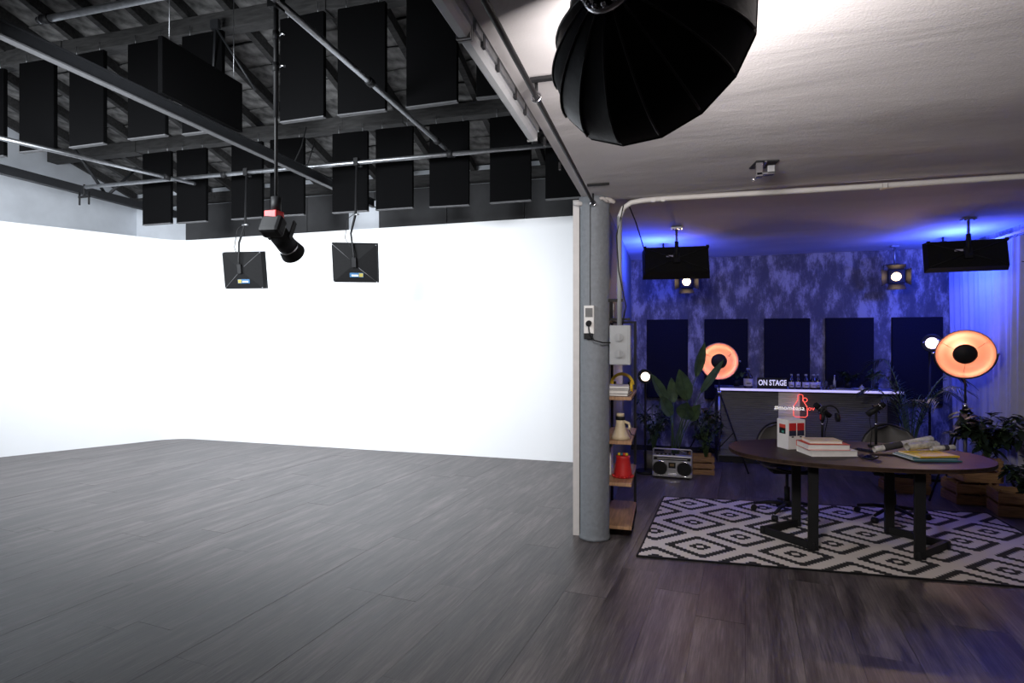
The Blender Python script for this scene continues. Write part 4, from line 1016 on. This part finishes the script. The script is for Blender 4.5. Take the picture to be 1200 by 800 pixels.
struct('baseboard_right', MB().bbox((XR-.015, YF, 0), (XR, YB-.015, .08)), BLK)
tag(MB().tube([(3.75-.02, 6.3, 2.40), (3.6, 6.6, 2.42), (3.42, 6.85, 2.50)], .005, 5).build('cable', BLK), 'thin black cable from the right panel light to the right edge', 'cable')

# rug
RUGC = [(-.23, 4.62), (3.02, 4.76), (3.04, 6.66), (-.035, 6.45)]   # the rug lies a little out of square
def rugpt(u, v):
    x = (1-v)*((1-u)*RUGC[0][0]+u*RUGC[1][0])+v*((1-u)*RUGC[3][0]+u*RUGC[2][0])
    y = (1-v)*((1-u)*RUGC[0][1]+u*RUGC[1][1])+v*((1-u)*RUGC[3][1]+u*RUGC[2][1])
    x -= .26; y -= 4.955; a = -R(2.0)
    return x*math.cos(a)-y*math.sin(a), x*math.sin(a)+y*math.cos(a)
rg = MB(); nx, ny = 40, 24; vs = []; fs = []
for zz in (0, 1):
    for j in range(ny+1):
        for i in range(nx+1):
            x_, y_ = rugpt(i/nx, j/ny)
            vs.append((x_, y_, 0 if zz == 0 else .009+.0015*math.sin(5*x_+3*y_)))
N0 = (nx+1)*(ny+1)
for j in range(ny):
    for i in range(nx):
        a = j*(nx+1)+i; fs.append((N0+a, N0+a+1, N0+a+nx+2, N0+a+nx+1)); fs.append((a, a+nx+1, a+nx+2, a+1))
for i in range(nx): fs.append((i, i+1, N0+i+1, N0+i)); a = ny*(nx+1)+i; fs.append((a, N0+a, N0+a+1, a+1))
for j in range(ny): a = j*(nx+1); fs.append((a, N0+a, N0+a+nx+1, a+nx+1)); a += nx; fs.append((a, a+nx+1, N0+a+nx+1, N0+a))
rg.add(vs, fs, False)
RC = Vector((.26, 4.955, .001)); RR = R(2.0)
rt = thing('rug', 'flat woven rug with black and white stepped diamonds under the table', 'rug', RC, RR)
rg.build('weave', RUGM, rt)
b = MB(); pc = [rugpt(0, 0), rugpt(1, 0), rugpt(1, 1), rugpt(0, 1)]
for k in range(4):
    p, q = Vector((*pc[k], .006)), Vector((*pc[(k+1) % 4], .006)); d = q-p
    b.box((p+q)/2, (d.length+.012, .014, .012), rot=(0, 0, math.atan2(d.y, d.x)))
b.build('border', BLK, rt)

# table
TC = Vector((1.54, 5.52, .012))
tb = thing('conference_table', 'dark walnut boat-shaped table on black steel frames, on the rug', 'table', TC)
def boat(a, b_, n=72, e=2.25): return [(math.copysign(abs(math.cos(t))**(2/e), math.cos(t))*a, math.copysign(abs(math.sin(t))**(2/e), math.sin(t))*b_) for t in [2*PI*i/n for i in range(n)]]
tp = MB(); tp.prism(boat(1.0, .62), .712, .735); tp.build('tabletop', WALN, tb)
tp = MB(); tp.prism(boat(.995, .615), .70, .7115); tp.build('top_edge', WALNE, tb)
for s1 in (-1, 1):
    xi, xo = (s1*.40, s1*.72) if s1 < 0 else (.35, .66)
    leg = []
    for y0 in (-.41, .22):
        MB().rbox((xi, y0, .35), (.075, .035, .70), .004).build('leg', BLK, tb)
    f_ = MB()
    for p, q in (((xi, -.41), (xo, -.08)), ((xi, .22), (xo, -.08)), ):
        p, q = Vector((*p, 0)), Vector((*q, 0)); d = (q-p); a = math.atan2(d.y, d.x)
        f_.box((p+q)/2+Vector((0, 0, .03)), (d.length+.05, .035, .06), rot=(0, 0, a))
    f_.build('foot_frame', BLK, tb)
    MB().bbox((min(xi-.04, xi+.04), -.45, .675), (max(xi-.04, xi+.04), .27, .70)).build('top_rail', BLK, tb)
TT = TC.z+.735
# swivel chairs
def chair(loc, rz, label, first=None):
    t = thing('swivel_chair', label, 'chair', loc, rz, 'swivel shell chairs behind the table')
    b = MB(); nu, nv = 14, 16; vs = []; fs = []
    for k in (0, 1):
        for j in range(nv+1):
            s1 = j/nv
            if s1 < .5: q = s1/.5; y = -.23+.40*q; z = .47-.03*math.sin(PI*q)+.0; wd = .235*(math.sin(PI*(.22+.28*q)))**.8
            else: q = (s1-.5)/.5; y = .17+.11*q; z = .47+.385*q**1.05; wd = .245*math.sqrt(max(0, 1-(max(0, q-.15)/.85)**2.4))+.012
            for i in range(nu+1):
                u = -1+2*i/nu
                vs.append((u*wd, y-(.05*u*u if s1 > .4 else 0)-k*.0-(.012*k if s1 > .5 else 0), z+(.035*u*u if s1 <= .55 else 0)-(.014*k if s1 <= .5 else 0)))
    m0 = (nu+1)*(nv+1)
    for j in range(nv):
        for i in range(nu):
            a = j*(nu+1)+i; fs.append((a, a+1, a+nu+2, a+nu+1)); fs.append((m0+a, m0+a+nu+1, m0+a+nu+2, m0+a+1))
    for j in range(nv): a = j*(nu+1); fs.append((a, a+nu+1, m0+a+nu+1, m0+a)); a += nu; fs.append((a, m0+a, m0+a+nu+1, a+nu+1))
    b.add(vs, fs, True); b.build('shell', SEATG, t)
    def bk(i): q = i/16; return q
    pts = []
    for i in range(25):
        th_ = PI*i/24; q = .15+.85*math.sin(th_)**.8; w_ = .255*math.cos(th_)
        pts.append((w_, .17+.11*q-.05*(w_/.255)**2-.008, .47+.39*q))
    MB().tube(pts, .010, 6).build('back_rim', BLK, t)
    MB().rbox((0, -.03, .445), (.36, .32, .03), .01).build('cushion_base', BLK, t)
    MB().cyl((0, 0, .12), (0, 0, .27), .026, n=14).build('gas_column', BLK, t); MB().cyl((0, 0, .26), (0, 0, .44), .015, n=12).build('piston', DSTEEL, t)
    MB().cyl((0, 0, .08), (0, 0, .135), .04, n=14).build('hub', BLK, t)
    for k in range(5):
        a = 2*PI*k/5+.3; u = Vector((math.cos(a), math.sin(a), 0))
        lg = MB().tube([tuple(u*.03+Vector((0, 0, .105))), tuple(u*.16+Vector((0, 0, .10))), tuple(u*.30+Vector((0, 0, .07)))], [.022, .017, .013], 8).build('leg', BLK, t)
        sd = Vector((-u.y, u.x, 0)); c = u*.30+Vector((0, 0, .027))
        MB().cyl(c-sd*.022, c+sd*.022, .027, n=14).build('caster', BLK, lg)
    MB().cyl((.02, 0, .42), (.19, -.02, .41), .006, n=6).build('height_lever', BLK, t)
    return t
c1 = chair((1.13, 6.10, .012), R(180+6), 'dark swivel chair behind the white dispenser box, left of the two')
c1.rotation_euler[2] = R(6)
copy_tree(c1, family(c1), (2.08, 6.22, .012), R(-10), 'dark swivel chair behind the rolled newspapers, right of the two')

# ---- on the table
t = thing('dispenser_box', 'white cardboard box with red and black printed squares on the table', 'box', (1.07, 5.60, TT+.001), R(28))
T_BOX = t; t.scale = (1.14, 1.14, 1.18)
MB().rbox((0, 0, .11), (.155, .125, .22), .002).build('carton', MWHITE, t)
for s1 in (-1, 1):
    MB().box((s1*.036, -.0635, .168), (.062, .002, .055)).build('red_square', RED, t)
    MB().box((s1*.036, -.0635, .120), (.062, .002, .040)).build('dark_square', mat('print_navy', (.02, .025, .06), .6), t)
    MB().box((s1*.036, -.0635, .092), (.018, .002, .008)).build('print_mark', BLK, t)
MB().box((-.078, 0, .168), (.002, .07, .03)).build('red_patch', REDC, t); MB().box((-.078, 0, .135), (.002, .07, .045)).build('dark_patch', BLK, t)
MB().box((-.0785, -.005, .128), (.002, .025, .015)).build('green_mark', mat('print_green', (.05, .25, .2), .6), t)
z = TT+.001
for W_, D_, H_, dx, rz, cm, lb in ((.385, .25, .048, .015, 2, MWHITE, 'thick white book, bottom of the pile on the table'), (.34, .23, .048, -.015, -2, REDC, 'thick red-covered book in the middle of the pile on the table'), (.26, .17, .026, -.02, -4, CREAMP, 'small cream book on top of the pile on the table')):
    t = thing('book', lb, 'book', (1.29+dx, 5.385, z), R(rz+14), 'books piled on the table')
    MB().box((0, .002, H_/2), (W_-.008, D_-.008, H_-.006)).build('pages', WPAPER, t)
    MB().bbox((-W_/2, -D_/2, 0), (W_/2, D_/2, .003)).build('cover', cm, t); MB().bbox((-W_/2, -D_/2, H_-.003), (W_/2, D_/2, H_)).build('cover', cm, t)
    MB().bbox((-W_/2, D_/2-.004, 0), (W_/2, D_/2, H_)).build('spine', cm, t)
    z += H_+.0005
t = thing('phone', 'thin black phone lying flat right of the book pile', 'phone', (1.60, 5.28, TT+.0005), R(-32))
MB().rbox((0, 0, .005), (.085, .16, .009), .003).build('body', BLK, t); MB().box((0, 0, .0101), (.078, .15, .001)).build('screen', GLASSD, t)
t = thing('phone', 'second small black phone near the left microphone base', 'phone', (1.66, 5.62, TT+.0005), R(50))
MB().rbox((0, 0, .005), (.08, .15, .009), .003).build('body', BLK, t); MB().box((0, 0, .0101), (.074, .14, .001)).build('screen', GLASSD, t)
def mic(loc, hh, label, rz, phones):
    t = thing('table_microphone', label, 'microphone', loc, rz, 'microphones on table stands')
    MB().cyl((0, 0, 0), (0, 0, .02), .065, n=24).build('base', BLK, t)
    MB().cyl((0, 0, .015), (0, 0, hh), .011, n=10).build('pole', BLK, t)
    MB().cyl((0, 0, hh*.62), (0, 0, hh*.62+.02), .016, n=10).build('clutch', CHROME, t)
    M_ = orient(Vector((0, 0, hh+.03)), (-.7, -.2, .55))
    MB(M_).cyl((0, -.09, 0), (0, .04, 0), .026, n=18).build('body', BLK, t)
    MB(M_).cyl((0, .04, 0), (0, .085, 0), .028, .024, n=18).build('grille', BLKF, t); MB(M_).cyl((0, .038, 0), (0, .046, 0), .030, n=18).build('silver_ring', CHROME, t)
    MB(M_).tube([(.045*math.cos(a), .0, .045*math.sin(a)) for a in [2*PI*i/20 for i in range(20)]], .005, 6, closed=True).build('shock_mount', BLK, t)
    MB().tube([(.02, 0, hh), (.05, .02, hh-.06), (.03, .03, hh*.4), (.04, .08, .005)], .004, 5).build('cable', BLK, t)
mic((1.385, 5.86, TT), .29, 'microphone on a short stand behind the book pile', R(0), True)
mic((1.83, 5.88, TT), .31, 'microphone on a thin stand left of the rolled newspapers', R(160), False)
t = thing('headphones', 'black headphones with red accents hung over the left microphone', 'headphones', (1.44, 5.83, TT+.27))
MB().tube([(.075*math.cos(a), .0, .01+.085*math.sin(a)) for a in [PI*i/14 for i in range(15)]], .008, 6).build('headband', BLK, t)
for s1 in (-1, 1):
    k = MB().cyl((s1*.075, 0, -.01), (s1*.05, 0, -.012), .042, n=20).build('ear_cup', BLK, t)
    MB().cyl((s1*.077, 0, -.01), (s1*.080, 0, -.01), .026, n=16).build('red_disc', RED, k)
# newspapers, magazines
NEWS = mat('newsprint', (.62, .60, .56), .85, var=.35, scale=22, stretch=(1, 1, 1))
DGREY = mat('newspaper_band', (.06, .055, .055), .7)
def rolled(p0, p1, r, label, band=None):
    p0, p1 = Vector(p0), Vector(p1); t = thing('rolled_newspaper', label, 'newspaper', p0, 0, 'rolled newspapers on the table')
    M_ = orient(Vector((0, 0, 0)), p1-p0); L_ = (p1-p0).length; n = 44; vs = []; fs = []
    for j in range(2):
        for i in range(n+1):
            a = 2*PI*2.1*i/n; rr = r*(1-.45*(1-i/n)); vs.append((rr*math.cos(a), j*L_, rr*math.sin(a)))
    for i in range(n): fs.append((i, i+1, n+2+i, n+1+i))
    m0 = len(vs); vs += [(x*.96, y, z*.96) for x, y, z in vs]; fs += [tuple(m0+q for q in reversed(f)) for f in fs]
    MB(M_).add(vs, fs, True).build('paper_roll', NEWS, t)
    if band: MB(M_).cyl((0, L_*band[0], 0), (0, L_*band[1], 0), r*1.04, n=20, cap=False).build('dark_print', DGREY, t)
rolled((1.70, 5.50, TT+.036), (2.20, 5.72, TT+.115), .030, 'long rolled newspaper with dark band propped across the magazines', (.14, .45))
rolled((1.93, 5.46, TT+.078), (2.20, 5.62, TT+.083), .034, 'thick rolled newspaper lying on the blue magazines', None)
rolled((2.12, 5.50, TT+.066), (2.31, 5.58, TT+.070), .024, 'short rolled newspaper at the right end of the pile', (.5, .7))
z = TT+.0005
for W_, D_, H_, dx, rz, cm, lb in ((.36, .25, .010, .03, -6, TEAL, 'dark teal magazine, bottom of the pile at the table\'s right'), (.35, .25, .010, .0, -2, PBLUE, 'pale blue magazine, second in the pile at the table\'s right'), (.34, .24, .008, .01, -5, TEAL, 'teal magazine, third in the pile at the table\'s right'), (.33, .24, .012, .03, 3, YEL, 'bright yellow magazine on top of the blue ones')):
    t = thing('magazine', lb, 'magazine', (2.02+dx, 5.38, z), R(rz+16), 'magazines under the newspapers')
    MB().box((0, 0, H_*.5), (W_-.004, D_-.004, H_-.003)).build('pages', WPAPER, t)
    MB().bbox((-W_/2, -D_/2, 0), (W_/2, D_/2, .002)).build('cover', cm, t); MB().bbox((-W_/2, -D_/2, H_-.002), (W_/2, D_/2, H_)).build('cover', cm, t); MB().bbox((-W_/2, -D_/2, 0), (W_/2, -D_/2+.002, H_)).build('spine', cm, t)
    z += H_+.0005
